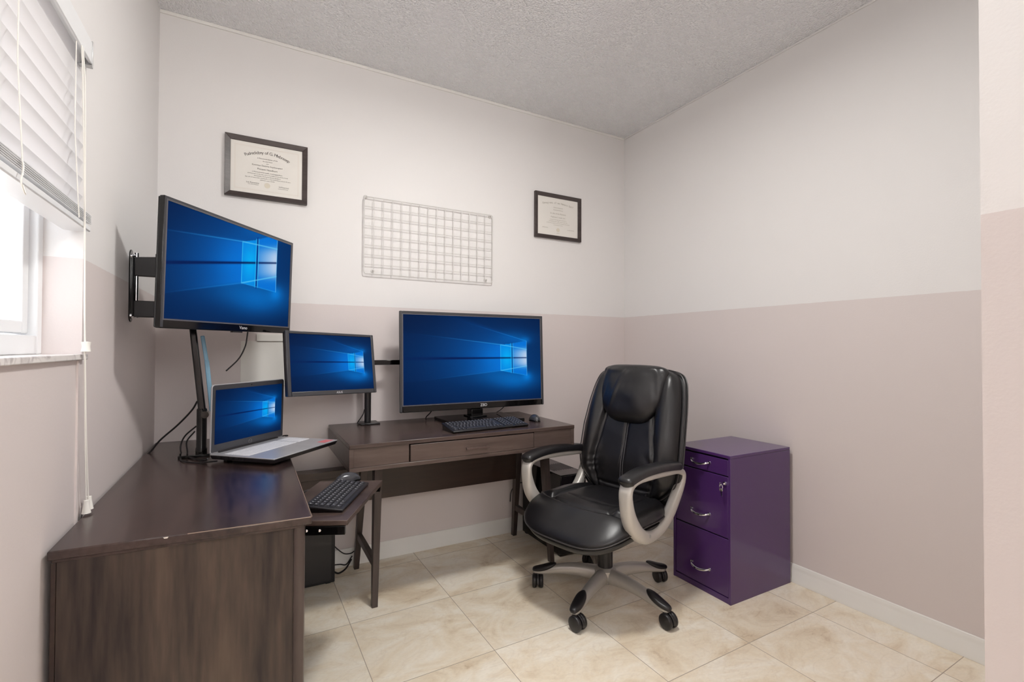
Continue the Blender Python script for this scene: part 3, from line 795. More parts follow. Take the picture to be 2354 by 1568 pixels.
wear_highlight = simple('worn_edge_highlight', srgb(138, 118, 104), 0.5, var=0.25)  # pale edge strip: some wear, plus the bevel's highlight painted in
MB().tube([L((DX0+0.25, -1.345-0.25*0.0618-0.0002, DT-0.0012)), L((DX1-0.003, -1.3768, DT-0.0012)), L((DX1-0.0002, -1.372, DT-0.0012)), L((DX1-0.0002, -0.85, DT-0.0012))], 0.0011, 6).build('worn_edge_highlight', wear_highlight, dk, smooth=True)
MB().box(L((DX0+0.0095, -1.3302, 0)), L((DX0+0.0118, -1.310, DT-0.028))).build('edge_banding', simple('pale_edge_banding', srgb(186, 170, 150), 0.6), dk)

# ------------------------------------------------------------------ long desk at the back wall
d2 = thing('writing_desk', 'dark wood desk with one wide drawer and splayed legs at the back wall', 'desk', (-1.49, -0.34, 0))
ox, oy, oz = d2.location
X0, X1, Y0, Y1, T2, B2 = -2.067, -0.917, -0.637, -0.032, 0.772, 0.656
MB().box(L((X0, Y0, T2-0.018)), L((X1, Y1, T2))).build('desktop', 'woodx', d2, bevel=0.002)
MB().box(L((X0, Y0, B2)), L((X1, Y1, B2+0.018))).build('bottom_panel', 'woodfront', d2, bevel=0.002)
for xa in (X0, X1-0.018):
    MB().box(L((xa, Y0+0.003, B2+0.018)), L((xa+0.018, Y1, T2-0.018))).build('end_panel', 'woodfront', d2, bevel=0.001)
MB().box(L((X0+0.018, Y0+0.006, B2+0.018)), L((-1.811, Y0+0.022, T2-0.018))).build('front_panel', 'woodfront', d2, bevel=0.001)
MB().box(L((-1.164, Y0+0.006, B2+0.018)), L((X1-0.018, Y0+0.022, T2-0.018))).build('front_panel', 'woodfront', d2, bevel=0.001)
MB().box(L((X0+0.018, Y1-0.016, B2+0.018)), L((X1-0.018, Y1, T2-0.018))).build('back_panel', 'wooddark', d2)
dr = MB().box(L((-1.806, Y0+0.001, B2+0.019)), L((-1.169, Y0+0.019, T2-0.0225))).build('drawer', 'woodfront', d2, bevel=0.0015)
m = MB().box(L((-1.545, Y0-0.020, 0.704)), L((-1.425, Y0-0.013, 0.713)))
m.box(L((-1.540, Y0-0.014, 0.705)), L((-1.532, Y0+0.002, 0.712))); m.box(L((-1.438, Y0-0.014, 0.705)), L((-1.430, Y0+0.002, 0.712)))
m.build('handle', simple('brown_metal', srgb(96, 80, 76), 0.35, 0.4), dr, bevel=0.001)
for s, xf in ((-1, -1.925), (1, -0.962)):
    xt = xf+0.022*(-s)
    m = MB()
    def leg(yf, yt, wx=0.030, wy=0.036):
        mm = MB()
        mm.hexa([L((xf-wx*0.42, yf-wy*0.42, 0)), L((xf+wx*0.42, yf-wy*0.42, 0)), L((xf+wx*0.42, yf+wy*0.42, 0)), L((xf-wx*0.42, yf+wy*0.42, 0))],
                [L((xt-wx*0.62, yt-wy*0.7, B2)), L((xt+wx*0.62, yt-wy*0.7, B2)), L((xt+wx*0.62, yt+wy*0.7, B2)), L((xt-wx*0.62, yt+wy*0.7, B2))])
        return mm
    leg(-0.485, -0.435).build('leg', 'woodleg', d2, bevel=0.0015)
    leg(-0.058, -0.155).build('leg', 'woodleg', d2, bevel=0.0015)
    xm = xf+0.022*(-s)*0.28
    MB().beam(L((xm, -0.472, 0.185)), L((xm, -0.085, 0.185)), 0.022, 0.034).build('stretcher', 'woodleg', d2, bevel=0.001)
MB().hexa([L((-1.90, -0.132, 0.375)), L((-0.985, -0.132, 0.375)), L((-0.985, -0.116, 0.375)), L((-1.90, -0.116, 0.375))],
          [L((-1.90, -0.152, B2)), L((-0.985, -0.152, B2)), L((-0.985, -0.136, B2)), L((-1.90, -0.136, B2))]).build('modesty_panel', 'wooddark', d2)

# ------------------------------------------------------------------ computer towers
t1 = thing('computer_tower', 'black computer tower on the floor beneath the keyboard tray', 'computer', (-2.27, -0.10, 0))
ox, oy, oz = t1.location
MB().box(L((-2.490, -0.172, 0.006)), L((-2.050, -0.018, 0.425))).build('case', 'blackmat', t1, bevel=0.003)
m = MB().box(L((-2.484, -0.175, 0.020)), L((-2.066, -0.172, 0.415))); m.build('side_panel', 'blackpl', t1, bevel=0.001)
for x, y in ((-2.46, -0.15), (-2.08, -0.15), (-2.46, -0.04), (-2.08, -0.04)):
    MB().box(L((x-0.012, y-0.012, 0)), L((x+0.012, y+0.012, 0.006))).build('foot', 'blackpl', t1)
t2 = thing('computer_tower', 'glossy black computer tower on the floor under the right end of the writing desk', 'computer', (-0.79, -0.27, 0))
ox, oy, oz = t2.location
MB().box(L((-0.888, -0.466, 0.008)), L((-0.712, -0.040, 0.458))).build('case', 'blackgloss', t2, bevel=0.002)
MB().box(L((-0.886, -0.472, 0.014)), L((-0.714, -0.466, 0.454))).build('front_panel', 'blackgloss', t2, bevel=0.002)
m = MB()
for i in range(9):
    m.box(L((-0.86+i*0.0165, -0.36, 0.4585)), L((-0.853+i*0.0165, -0.22, 0.4600)))
m.build('top_vent', 'blackmat', t2)
MB().box(L((-0.886, -0.464, 0.4582)), L((-0.714, -0.042, 0.4588))).build('top_panel', simple('dark_grey_top', srgb(70, 62, 62), 0.3, bump=(30, 0.4, 0.003)), t2)
for x, y in ((-0.87, -0.44), (-0.73, -0.44), (-0.87, -0.07), (-0.73, -0.07)):
    MB().box(L((x-0.012, y-0.012, 0)), L((x+0.012, y+0.012, 0.008))).build('foot', 'blackpl', t2)

# ------------------------------------------------------------------ filing cabinet
fc = thing('filing_cabinet', 'purple metal three drawer filing cabinet against the right wall', 'filing cabinet', (-0.26, -1.085, 0))
ox, oy, oz = fc.location
CX0, CX1, CY0, CY1, CH = -0.487, -0.028, -1.256, -0.918, 0.684
m = MB()
m.box(L((CX0, CY0, 0)), L((CX1, CY0+0.012, CH-0.014))); m.box(L((CX0, CY1-0.012, 0)), L((CX1, CY1, CH-0.014)))
m.box(L((CX1-0.01, CY0+0.012, 0)), L((CX1, CY1-0.012, CH-0.014))); m.box(L((CX0+0.002, CY0+0.012, 0.0)), L((CX1-0.01, CY1-0.012, 0.026)))
m.build('body', 'purple', fc, bevel=0.0012)
MB().box(L((CX0, CY0, CH-0.014)), L((CX1, CY1, CH))).build('top', 'purple', fc, bevel=0.002)
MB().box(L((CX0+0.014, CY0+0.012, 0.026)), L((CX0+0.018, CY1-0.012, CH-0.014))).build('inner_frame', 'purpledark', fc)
def pull(m, yc, z):
    pts = []
    for k in range(15):
        t = k/14*2-1
        pts.append(L((CX0+0.002-0.024*(1-t*t)**0.5 if abs(t) < 1 else CX0+0.004, yc+0.052*t, z-0.010*(1-t*t))))
    m.tube(pts, [0.0042+0.0018*(1-abs(k/7-1)) for k in range(15)], 10)
    for s in (-1, 1):
        m.lathe([(0.001, 0), (0.008, 0), (0.007, 0.005), (0.001, 0.006)], 12, Matrix.Translation(L((CX0+0.004, yc+0.052*s, z))) @ Matrix.Rotation(-PI/2, 4, 'Y'))
for z0, z1, hz in ((0.588, 0.662, 0.630), (0.300, 0.583, 0.383), (0.030, 0.295, 0.118)):
    d = MB().box(L((CX0+0.003, CY0+0.014, z0)), L((CX0+0.013, CY1-0.014, z1))).build('drawer', 'purple', fc, bevel=0.002)
    m = MB(); pull(m, -1.087, hz); m.build('handle', 'chrome', d, smooth=True)
MB().lathe([(0.001, 0), (0.009, 0), (0.008, 0.006), (0.001, 0.007)], 14, Matrix.Translation(L((CX0+0.003, -1.226, 0.552))) @ Matrix.Rotation(-PI/2, 4, 'Y')).build('lock', 'chrome', fc, smooth=True)
m = MB()
m.box(L((CX0-0.020, -1.2275, 0.549)), L((CX0-0.002, -1.2245, 0.555)))
m.lathe([(0.003, -0.0012), (0.010, -0.0012), (0.010, 0.0012), (0.003, 0.0012)], 16, Matrix.Translation(L((CX0-0.026, -1.226, 0.553))) @ Matrix.Rotation(rad(80), 4, 'X'))
ring = [L((CX0-0.026+0.003*math.cos(a), -1.226+0.011*math.cos(a), 0.541+0.011*math.sin(a))) for a in [2*PI*k/20 for k in range(20)]]
m.tube(ring, 0.0012, 6, closed=True)
m.hexa([L((CX0-0.028, -1.233, 0.497)), L((CX0-0.026, -1.228, 0.497)), L((CX0-0.025, -1.228, 0.497)), L((CX0-0.027, -1.233, 0.497))],
       [L((CX0-0.028, -1.230, 0.530)), L((CX0-0.026, -1.222, 0.530)), L((CX0-0.025, -1.222, 0.530)), L((CX0-0.027, -1.230, 0.530))])
m.lathe([(0.003, -0.001), (0.009, -0.001), (0.009, 0.001), (0.003, 0.001)], 16, Matrix.Translation(L((CX0-0.026, -1.226, 0.526))) @ Matrix.Rotation(rad(70), 4, 'Y'))
m.build('key', 'chrome', fc, smooth=True)

# ------------------------------------------------------------------ keyboards and mice
def keyboard(label, loc, rz, length, depth, z0, z1, rows, numpad, logoless=True):
    t = thing('keyboard', label, 'keyboard', loc, rz)
    tilt = math.atan2(z1-z0, depth)
    R = Matrix.Rotation(tilt, 4, 'X')
    base = Matrix.Translation((0, -depth/2, z0)) @ R
    m = MB()
    m.box((-length/2, 0, -0.008), (length/2, depth, 0.0), base)
    m.build('body', 'blackpl', t, bevel=0.003)
    # side walls down to the desk
    for s in (-1, 1):
        m = MB()
        x = s*(length/2-0.010)
        yb = -depth/2+math.cos(tilt)*depth
        m.hexa([(x-0.008, -depth/2+0.006, 0.0), (x+0.008, -depth/2+0.006, 0.0), (x+0.008, yb-0.012, 0.0), (x-0.008, yb-0.012, 0.0)],
               [(x-0.008, -depth/2+0.002, z0-0.007), (x+0.008, -depth/2+0.002, z0-0.007), (x+0.008, yb-0.008, z1-0.009), (x-0.008, yb-0.008, z1-0.009)])
        m.build('side_foot', 'blackgloss', t)
    keys = MB(); marks = MB()
    mar = 0.010
    usable = length-2*mar
    bd = (depth-2*mar)/rows
    random.seed(5)
    for r_ in range(rows):
        y = mar+bd*(rows-1-r_)
        if numpad: secs = [(0.0, 0.665, 15), (0.685, 0.815, 3), (0.835, 1.0, 4)]
        else: secs = [(0.0, 1.0, 15)]
        for a, b, n in secs:
            cells = []
            if r_ == rows-1 and n == 15:
                cells = [1.3, 1.1, 1.1, 6.2, 1.1, 1.1, 1.1, 1.0, 1.0]
            elif n == 15:
                cells = [[1]*15, [1]*13+[2], [1.5]+[1]*12+[1.5], [1.8]+[1]*11+[2.2], [2.3]+[1]*10+[2.7], [1]*15][min(r_, 4)]
            else: cells = [1]*n
            tot = sum(cells); x = -length/2+mar+usable*a; sp = usable*(b-a)/tot
            for c in cells:
                wv = c*sp
                g = 0.0016
                vs = [(x+g, y+g, 0), (x+wv-g, y+g, 0), (x+wv-g, y+bd-g, 0), (x+g, y+bd-g, 0),
                      (x+g+0.0015, y+g+0.0015, 0.0045), (x+wv-g-0.0015, y+g+0.0015, 0.0045), (x+wv-g-0.0015, y+bd-g-0.001, 0.0045), (x+g+0.0015, y+bd-g-0.001, 0.0045)]
                keys.add(vs, [(4,5,6,7),(0,1,5,4),(1,2,6,5),(2,3,7,6),(3,0,4,7)], base)
                if c < 4:
                    mx_, my_ = x+wv*0.40, y+bd*0.58
                    marks.add([(mx_-0.0022, my_-0.0018, 0.0047), (mx_+0.0016, my_-0.0018, 0.0047), (mx_+0.0016, my_+0.0022, 0.0047), (mx_-0.0022, my_+0.0022, 0.0047)], [(0,1,2,3)], base)
                x += wv
    k = keys.build('keys', 'key', t); k['kind'] = 'stuff'
    k2 = marks.build('key_legends', 'keymark', t); k2['kind'] = 'stuff'
    return t
keyboard('full size black keyboard lying on the writing desk before the big television', (-1.375, -0.505, T2), rad(3.5), 0.43, 0.145, 0.012, 0.034, 6, True)
kd = (P2-P1).normalized(); kx = Vector((kd.y, -kd.x, 0))
kang = math.atan2(kd.y, kd.x)
kc = Vector((-2.158, -0.965, TZ))
keyboard('compact black keyboard lying on the pulled out keyboard tray', kc, kang, 0.305, 0.125, 0.010, 0.022, 6, False)
def mouse(label, loc, rz, ln=0.105, wd=0.062, hh=0.036):
    t = thing('mouse', label, 'mouse', loc, rz)
    def shell(z0, z1, k, name, mat):
        rings = []
        for i in range(13):
            s = i/12; x = (s-0.5)*ln*k
            wv = wd/2*k*max(0.02, (1-abs(2*s-1)**2.6))**0.5*(0.92+0.08*math.cos(4*PI*s))
            hv = hh*max(0.03, (1-abs(2*s-0.9)**2.6 if abs(2*s-0.9) < 1 else 0))**0.6
            ring = []
            for q in range(15):
                a = PI*q/14
                ring.append((x, wv*math.cos(a), z0+(z1-z0)*math.sin(a)**0.8*hv/hh))
            rings.append(ring)
        m = MB().rings(rings); m.build(name, mat, t, smooth=True, angle=80)
    shell(0.0, hh*0.55, 1.0, 'base', 'blackgloss')
    shell(0.006, hh, 0.94, 'top_shell', M['mouse'])
    MB().lathe([(0.001, -0.004), (0.010, -0.004), (0.010, 0.004), (0.001, 0.004)], 14, Matrix.Translation((-ln*0.27, 0, hh*0.66)) @ Matrix.Rotation(PI/2, 4, 'X')).build('wheel', 'blackpl', t, smooth=True)
    return t
M['mouse'] = simple('grey_mouse_shell', srgb(70, 70, 74), 0.22, 0.2)
mouse('grey and black mouse right of the full size keyboard', (-1.030, -0.415, T2), rad(80))
pm = Vector((-2.094, -0.775, TZ))
mouse('dark grey mouse at the far end of the keyboard tray', pm, kang+rad(-40), 0.11, 0.058, 0.036)

# ------------------------------------------------------------------ laptop
LP = thing('laptop', 'open silver laptop overhanging the front edge of the left desk', 'laptop')
LZ = 0.7745
hl, hr = Vector((-2.560, -0.578, LZ)), Vector((-2.299, -0.300, LZ))
lx = (hr-hl).normalized(); ly = Vector((lx.y, -lx.x, 0)).normalized()     # towards the user
LW_, LD = (hr-hl).length, 0.285
mid = (hl+hr)/2
LP.matrix_world = Matrix.Translation((mid.x, mid.y, DT)) @ Matrix.Rotation(math.atan2(lx.y, lx.x), 4, 'Z')
z0 = LZ-DT
# local: x along hinge, -y towards the user
m = MB(); m.hexa([(-LW_/2+0.006, -LD+0.008, 0.010), (LW_/2-0.006, -LD+0.008, 0.010), (LW_/2-0.006, 0.0, 0.010), (-LW_/2+0.006, 0.0, 0.010)],
                 [(-LW_/2, -LD, z0-0.004), (LW_/2, -LD, z0-0.004), (LW_/2, 0.004, z0-0.004), (-LW_/2, 0.004, z0-0.004)])
m.build('bottom_case', 'blackpl', LP, bevel=0.002)
deck = MB().box((-LW_/2, -LD, z0-0.004), (LW_/2, 0.004, z0)).build('deck', 'lap', LP, bevel=0.0015)
for x, y in ((-0.15, -0.04), (0.0, -0.04), (-0.12, -LD+0.05)):
    MB().box((x-0.012, y-0.008, 0), (x+0.012, y+0.008, 0.011)).build('rubber_foot', 'blackmat', LP)
keys = MB()
for r_ in range(6):
    n = 15; x = -LW_/2+0.018; bw_ = (LW_-0.036-0.012)/19.0; y = -0.045-r_*0.0185
    for k in range(19):
        xx = x+k*bw_+(0.012 if k >= 15 else 0)
        if r_ == 5 and 4 <= k <= 8:
            if k == 4: keys.box((xx+0.001, y-0.0165, z0), (xx+5*bw_-0.001, y-0.001, z0+0.0016))
            continue
        keys.box((xx+0.001, y-0.0165, z0), (xx+bw_-0.001, y-0.001, z0+0.0016))
k = keys.build('keys', 'lapkey', LP); k['kind'] = 'stuff'
MB().box((-0.065, -LD+0.015, z0-0.0005), (0.045, -LD+0.095, z0+0.0004)).build('touchpad', simple('touchpad', srgb(176, 177, 181), 0.3, 0.3), LP)
MB().box((LW_/2-0.075, -LD+0.012, z0), (LW_/2-0.015, -LD+0.05, z0+0.0005)).build('sticker', 'red', LP)
m = MB()
for a, b in ((0.030, 0.045), (0.066, 0.080), (0.088, 0.102), (0.115, 0.128), (0.145, 0.153)):
    m.box((-LW_/2-0.0006, -b, z0-0.013), (-LW_/2+0.004, -a, z0-0.007))
m.build('side_ports', 'blackmat', LP)
# lid
LH, lt = 0.262, rad(1.1)
lm = Matrix.Translation((0, 0.0, z0)) @ Matrix.Rotation(lt, 4, 'X')
def rrect(w_, h0, h1, r, n=5):
    pts = []
    for cx_, cz, a0 in ((w_/2-r, h1-r, 0), (-w_/2+r, h1-r, 90), (-w_/2+0.004, h0+0.004, 180), (w_/2-0.004, h0+0.004, 270)):
        rr = r if a0 < 180 else 0.004
        for k in range(n+1):
            a = rad(a0+90*k/n); pts.append((cx_+rr*math.cos(a), cz+rr*math.sin(a)))
    return pts
MB().prism(rrect(LW_, 0.001, LH, 0.012), 'y', 0.001, 0.007, lm).build('lid', 'lap', LP, bevel=0.001)
MB().prism(rrect(LW_-0.006, 0.004, LH-0.003, 0.010), 'y', -0.0005, 0.001, lm).build('lid_bezel', 'bezel', LP)
so = bpy.data.objects.new('screen', screen_mesh()); COL.objects.link(so); so.parent = LP
so.matrix_local = lm @ Matrix.Translation((0, -0.0012, 0.032+0.105)) @ Matrix.Diagonal((LW_-0.030, 1, 0.208, 1))
tag(so, 'lit blue desktop screen with a glowing four pane window')
m = MB().box((-LW_/2+0.035, -0.006, z0-0.004), (LW_/2-0.035, 0.006, z0+0.006)); m.build('hinge', 'blackpl', LP, bevel=0.002)
m = MB().prism([(0.0025*math.cos(2*PI*k/12)+0.0, LH-0.012+0.0025*math.sin(2*PI*k/12)) for k in range(12)], 'y', -0.0012, -0.0005, lm); m.build('webcam', 'blackgloss', LP)
vs, fs = text_geo('hp', 0.010)
m = MB().add([(vx, -0.0010, vy+0.013) for vx, vy, vz in vs], fs, lm)
ring = [lm @ Vector((0.0085*math.cos(a), -0.0009, 0.0155+0.0085*math.sin(a))) for a in [2*PI*k/28 for k in range(28)]]
m.tube(ring, 0.0006, 6, closed=True); m.build('logo', simple('dim_logo', srgb(120, 118, 120), 0.4), LP)

# ------------------------------------------------------------------ arm on the left desk
ar = thing('monitor_mount', 'glossy black leaning support arm standing on the left desk behind the laptop', 'monitor mount', (-2.600, -0.43, DT))
MB().box((-0.075, -0.030, 0.0), (0.030, 0.030, 0.010)).build('base_plate', 'blackgloss', ar, bevel=0.002)
m = MB().lathe([(0.020, 0.010), (0.020, 0.03), (0.018, 0.035), (0.018, 0.185), (0.014, 0.19)], 20); m.build('post', 'blackgloss', ar, smooth=True)
m = MB().beam((0.004, 0.0, 0.155), (-0.036, 0.004, 0.53), 0.030, 0.026, ref=(1, 0, 0), taper=0.9); m.build('upper_arm', 'blackgloss', ar, bevel=0.005, seg=3)
m = MB().lathe([(0.014, -0.022), (0.014, 0.022)], 16, Matrix.Translation((0.012, -0.002, 0.165)) @ Matrix.Rotation(PI/2, 4, 'X')); m.build('joint', 'blackgloss', ar, smooth=True)
m = MB().beam((0.034, 0.004, 0.175), (0.014, 0.006, 0.38), 0.020, 0.016, ref=(1, 0, 0)); m.beam((0.015, 0.006, 0.37), (-0.002, 0.008, 0.48), 0.016, 0.014, ref=(1, 0, 0))
o = m.build('arm_sleeve', 'blue', ar, bevel=0.003); o['label'] = 'pale blue sleeve strip along the arm'

# ------------------------------------------------------------------ office chair
CH_ = thing('office_chair', 'black leather high back swivel chair with silver loop armrests', 'chair', (-0.931, -0.905, 0), math.atan2(-0.255, -0.967))
def legmb():
    # local: +x outwards
    m = MB(); rings = []
    prof = [(0.0, 0.140, 0.076, 0.078), (0.05, 0.142, 0.064, 0.074), (0.11, 0.142, 0.056, 0.064), (0.18, 0.134, 0.052, 0.054), (0.24, 0.120, 0.050, 0.046),
            (0.29, 0.104, 0.048, 0.038), (0.325, 0.092, 0.046, 0.030), (0.352, 0.086, 0.030, 0.026)]
    for x, zt, wv, hv in prof:
        a = wv/2
        rings.append([(x, -a, zt-hv), (x, -a*1.02, zt-hv*0.45), (x, -a*0.62, zt-hv*0.12), (x, 0, zt), (x, a*0.62, zt-hv*0.12), (x, a*1.02, zt-hv*0.45), (x, a, zt-hv), (x, 0, zt-hv*0.92)])
    m.rings(rings); return m
def capmb():
    m = MB(); rings = []
    for x, zt, wv, hv in [(0.235, 0.1245, 0.014, 0.010), (0.255, 0.122, 0.044, 0.022), (0.275, 0.116, 0.0545, 0.028), (0.31, 0.102, 0.0540, 0.028), (0.338, 0.095, 0.044, 0.024), (0.358, 0.088, 0.026, 0.018)]:
        a = wv/2
        rings.append([(x, -a, zt-hv), (x, -a, zt-hv*0.35), (x, -a*0.7, zt), (x, 0, zt+0.002), (x, a*0.7, zt), (x, a, zt-hv*0.35), (x, a, zt-hv)])
    m.rings(rings); return m
base_world = [64+72*k for k in range(5)]
cast_rot = [200, 240, 282, 272, 80]        # heading of each castor (world degrees)
cr_deg = math.degrees(CH_.rotation_euler[2])
for k, aw in enumerate(base_world):
    a = rad(aw-cr_deg)
    R = Matrix.Rotation(a, 4, 'Z')
    lg = legmb(); lg.v = [tuple(R @ Vector(v)) for v in lg.v]
    lo = lg.build('leg', 'alu', CH_, smooth=True, sub=1)
    cp = capmb(); cp.v = [tuple(R @ Vector(v)) for v in cp.v]
    cp.build('foot_pad', 'blackpl', lo, smooth=True, sub=1)
    piv = R @ Vector((0.330, 0, 0))
    h = rad(cast_rot[k]-cr_deg)
    Q = Matrix.Translation((piv.x, piv.y, 0)) @ Matrix.Rotation(h, 4, 'Z')
    # castor: wheels trail 16 mm behind the stem
    m = MB()
    m.lathe([(0.009, 0.040), (0.009, 0.070)], 12, Q)
    pts = []
    for q in range(13):
        t = rad(-10+200*q/12); pts.append((0.016+0.035*math.cos(t), 0.033+0.035*math.sin(t)))
    m.prism(pts, 'y', -0.006, 0.006, Q)
    co = m.build('castor', 'blackpl', CH_, bevel=0.002)
    for s in (-1, 1):
        wm_ = Q @ Matrix.Translation((0.016, s*0.0165, 0.0330)) @ Matrix.Rotation(PI/2, 4, 'X')
        MB().lathe([(0.002, -0.0105), (0.027, -0.0105), (0.0320, -0.007), (0.0330, 0.0), (0.0320, 0.007), (0.027, 0.0105), (0.002, 0.0105)], 28, wm_).build('wheel', 'blackpl', co, smooth=True, angle=50)
m = MB().lathe([(0.01, 0.070), (0.050, 0.072), (0.056, 0.10), (0.052, 0.128), (0.040, 0.140), (0.01, 0.141)], 32)
m.build('hub', 'alu', CH_, smooth=True)
MB().lathe([(0.036, 0.132), (0.036, 0.285), (0.028, 0.287), (0.028, 0.345)], 28).build('gas_column', 'blackpl', CH_, smooth=True, angle=40)
m = MB().hexa([(-0.12, -0.07, 0.310), (0.10, -0.07, 0.330), (0.10, 0.07, 0.330), (-0.12, 0.07, 0.310)], [(-0.14, -0.09, 0.375), (0.14, -0.09, 0.375), (0.14, 0.09, 0.375), (-0.14, 0.09, 0.375)])
m.build('tilt_mechanism', 'blackpl', CH_, bevel=0.008)
m = MB().lathe([(0.018, 0.0), (0.018, 0.075)], 16, Matrix.Translation((0.052, -0.02, 0.235)))
m.build('tension_knob', 'blackpl', CH_, smooth=True)
m = MB().tube([(0.0, -0.06, 0.345), (0.0, -0.20, 0.340), (0.01, -0.27, 0.330)], 0.005, 8); m.box((-0.006, -0.30, 0.322), (0.026, -0.25, 0.336))
m.build('lever', 'blackpl', CH_, smooth=True)

def cushion(name, mat, outline, top, bot, tf, nr=26, nt=96, power=5.0, parent=CH_, center=(0, 0), bpower=None):
    """star-shaped cushion: outline(theta)->(u,v); top/bot(u,v,r) -> height above/below the rim plane"""
    m = MB(); vs = []; fs = []
    def prof(r, p): return max(0.0, 1-r**p)**(1/2.2)
    rr = [math.sin(PI/2*i/nr)**0.9 for i in range(nr+1)]
    cu, cv = center
    for side in (1, -1):
        base = len(vs)
        vs.append(tf(cu, cv, top(cu, cv, 0) if side == 1 else -bot(cu, cv, 0)))
        for i in range(1, nr+1):
            r = rr[i]
            for k in range(nt):
                ou, ov = outline(2*PI*k/nt)
                u, v = cu+(ou-cu)*r, cv+(ov-cv)*r
                hgt = top(u, v, r)*prof(r, power) if side == 1 else -bot(u, v, r)*prof(r, bpower or power)
                vs.append(tf(u, v, hgt))
        for k in range(nt):
            l = (k+1) % nt
            f = (base, base+1+k, base+1+l)
            fs.append(f if side == 1 else f[::-1])
            for i in range(nr-1):
                a, b = base+1+i*nt+k, base+1+i*nt+l
                c_, d = a+nt, b+nt
                f = (a, c_, d, b); fs.append(f if side == 1 else f[::-1])
    m.add(vs, fs)
    me_o = m.build(name, mat, parent, smooth=True, angle=180)
    bm = bmesh.new(); bm.from_mesh(me_o.data); bmesh.ops.remove_doubles(bm, verts=bm.verts, dist=1e-5); bmesh.ops.recalc_face_normals(bm, faces=bm.faces)
    bm.to_mesh(me_o.data); bm.free()
    for p in me_o.data.polygons: p.use_smooth = True
    return me_o
def superell(a, b, n, ca=0.0, cb=0.0):
    def f(t):
        c, s = math.cos(t), math.sin(t)
        return (ca+a*math.copysign(abs(c)**(2/n), c), cb+b*math.copysign(abs(s)**(2/n), s))
    return f
def groove(d, w_=0.006, dep=0.010): return -dep*math.exp(-(d/w_)**2)
def ss(a, b, x):
    t = max(0.0, min(1.0, (x-a)/(b-a))); return t*t*(3-2*t)
# seat: u = forward, v = left
def seat_tf(dz=0.0):
    def f(u, v, h):
        drop = 1.1*max(0.0, u-0.12)**2
        return (u, v, 0.432+dz+h-drop)
    return f
def seat_top(u, v, r):
    h = 0.066
    # front bolster line: an arc from both sides meeting forward of the inner panel
    arc = 0.215-0.6*v*v
    h += 0.010*math.exp(-((u-arc-0.05)/0.05)**2)
    ur = (u-arc)
    inner = ss(0.0, -0.03, ur)
    h -= 0.016*inner*ss(0.19, 0.15, abs(v))
    h += groove(ur, 0.013, 0.030)*ss(0.27, 0.2, abs(v))
    if ur < 0: h += groove(abs(v)-0.165, 0.010, 0.020)*ss(0.0, -0.02, ur)
    if ur < 0.0: h += groove(ur+0.085+0.25*v*v, 0.005, 0.004)*ss(0.155, 0.14, abs(v))
    n = noise.noise(Vector((u*9, v*9, 1.3)))
    return (h+0.004*n)*(1-0.38*ss(0.16, 0.37, u))
def seat_out(t):
    u, v = superell(0.285, 0.285, 3.4, 0.080)(t)
    if u > 0.075: v *= 1+0.0*(u-0.075)
    if u < 0.0: v *= 1-0.25*(0.0-u)
    return (u, v)
cushion('seat', 'leather', seat_out, seat_top, lambda u, v, r: 0.016, seat_tf(), nr=48, nt=150, power=3.2, center=(0.07, 0))
def shell_out(t):
    u, v = superell(0.280, 0.280, 3.2, 0.076)(t)
    return (u, v*(1-0.25*max(0, -u)))
def shell_bot(u, v, r): return 0.066+0.014*math.cos(PI*v/0.6)
cushion('seat_base', 'leather', shell_out, lambda u, v, r: 0.010, shell_bot, seat_tf(-0.024), nr=24, nt=120, power=6, bpower=2.6, center=(0.07, 0))
path = [seat_tf(-0.004)(*(lambda p: (0.07+(p[0]-0.07)*1.006, p[1]*1.006))(seat_out(2*PI*k/120)), 0.0) for k in range(120)]
MB().tube(path, 0.0032, 8, closed=True).build('seat_piping', 'leather_trim', CH_, smooth=True)

def seam_path(fn, t0, t1, n=60, lift=-0.004):
    out = []
    for k in range(n):
        u, v = fn(t0+(t1-t0)*k/(n-1))
        ou = seat_out(math.atan2(v/0.285, (u-0.08)/0.285))
        # radial fraction on the cushion, so that the line lies in the groove
        th = min(((2*PI*q/180) for q in range(180)), key=lambda a: abs(math.atan2(v, u-0.07)-math.atan2(seat_out(a)[1], seat_out(a)[0]-0.07)))
        so_ = seat_out(th); r_ = math.hypot(u-0.07, v)/max(1e-6, math.hypot(so_[0]-0.07, so_[1]))
        if r_ >= 0.985: continue
        out.append(seat_tf()(u, v, seat_top(u, v, r_)*max(0.0, 1-r_**3.2)**(1/2.2)+0.0012+0.004))
    return out
MB().tube(seam_path(lambda t: (0.215-0.6*t*t, t), -0.25, 0.25), 0.0034, 8).build('seam', 'leather_trim', CH_, smooth=True)
for s in (-1, 1):
    MB().tube(seam_path(lambda t: (t, s*0.165), 0.190, -0.12, 36), 0.0030, 8).build('seam', 'leather_trim', CH_, smooth=True)

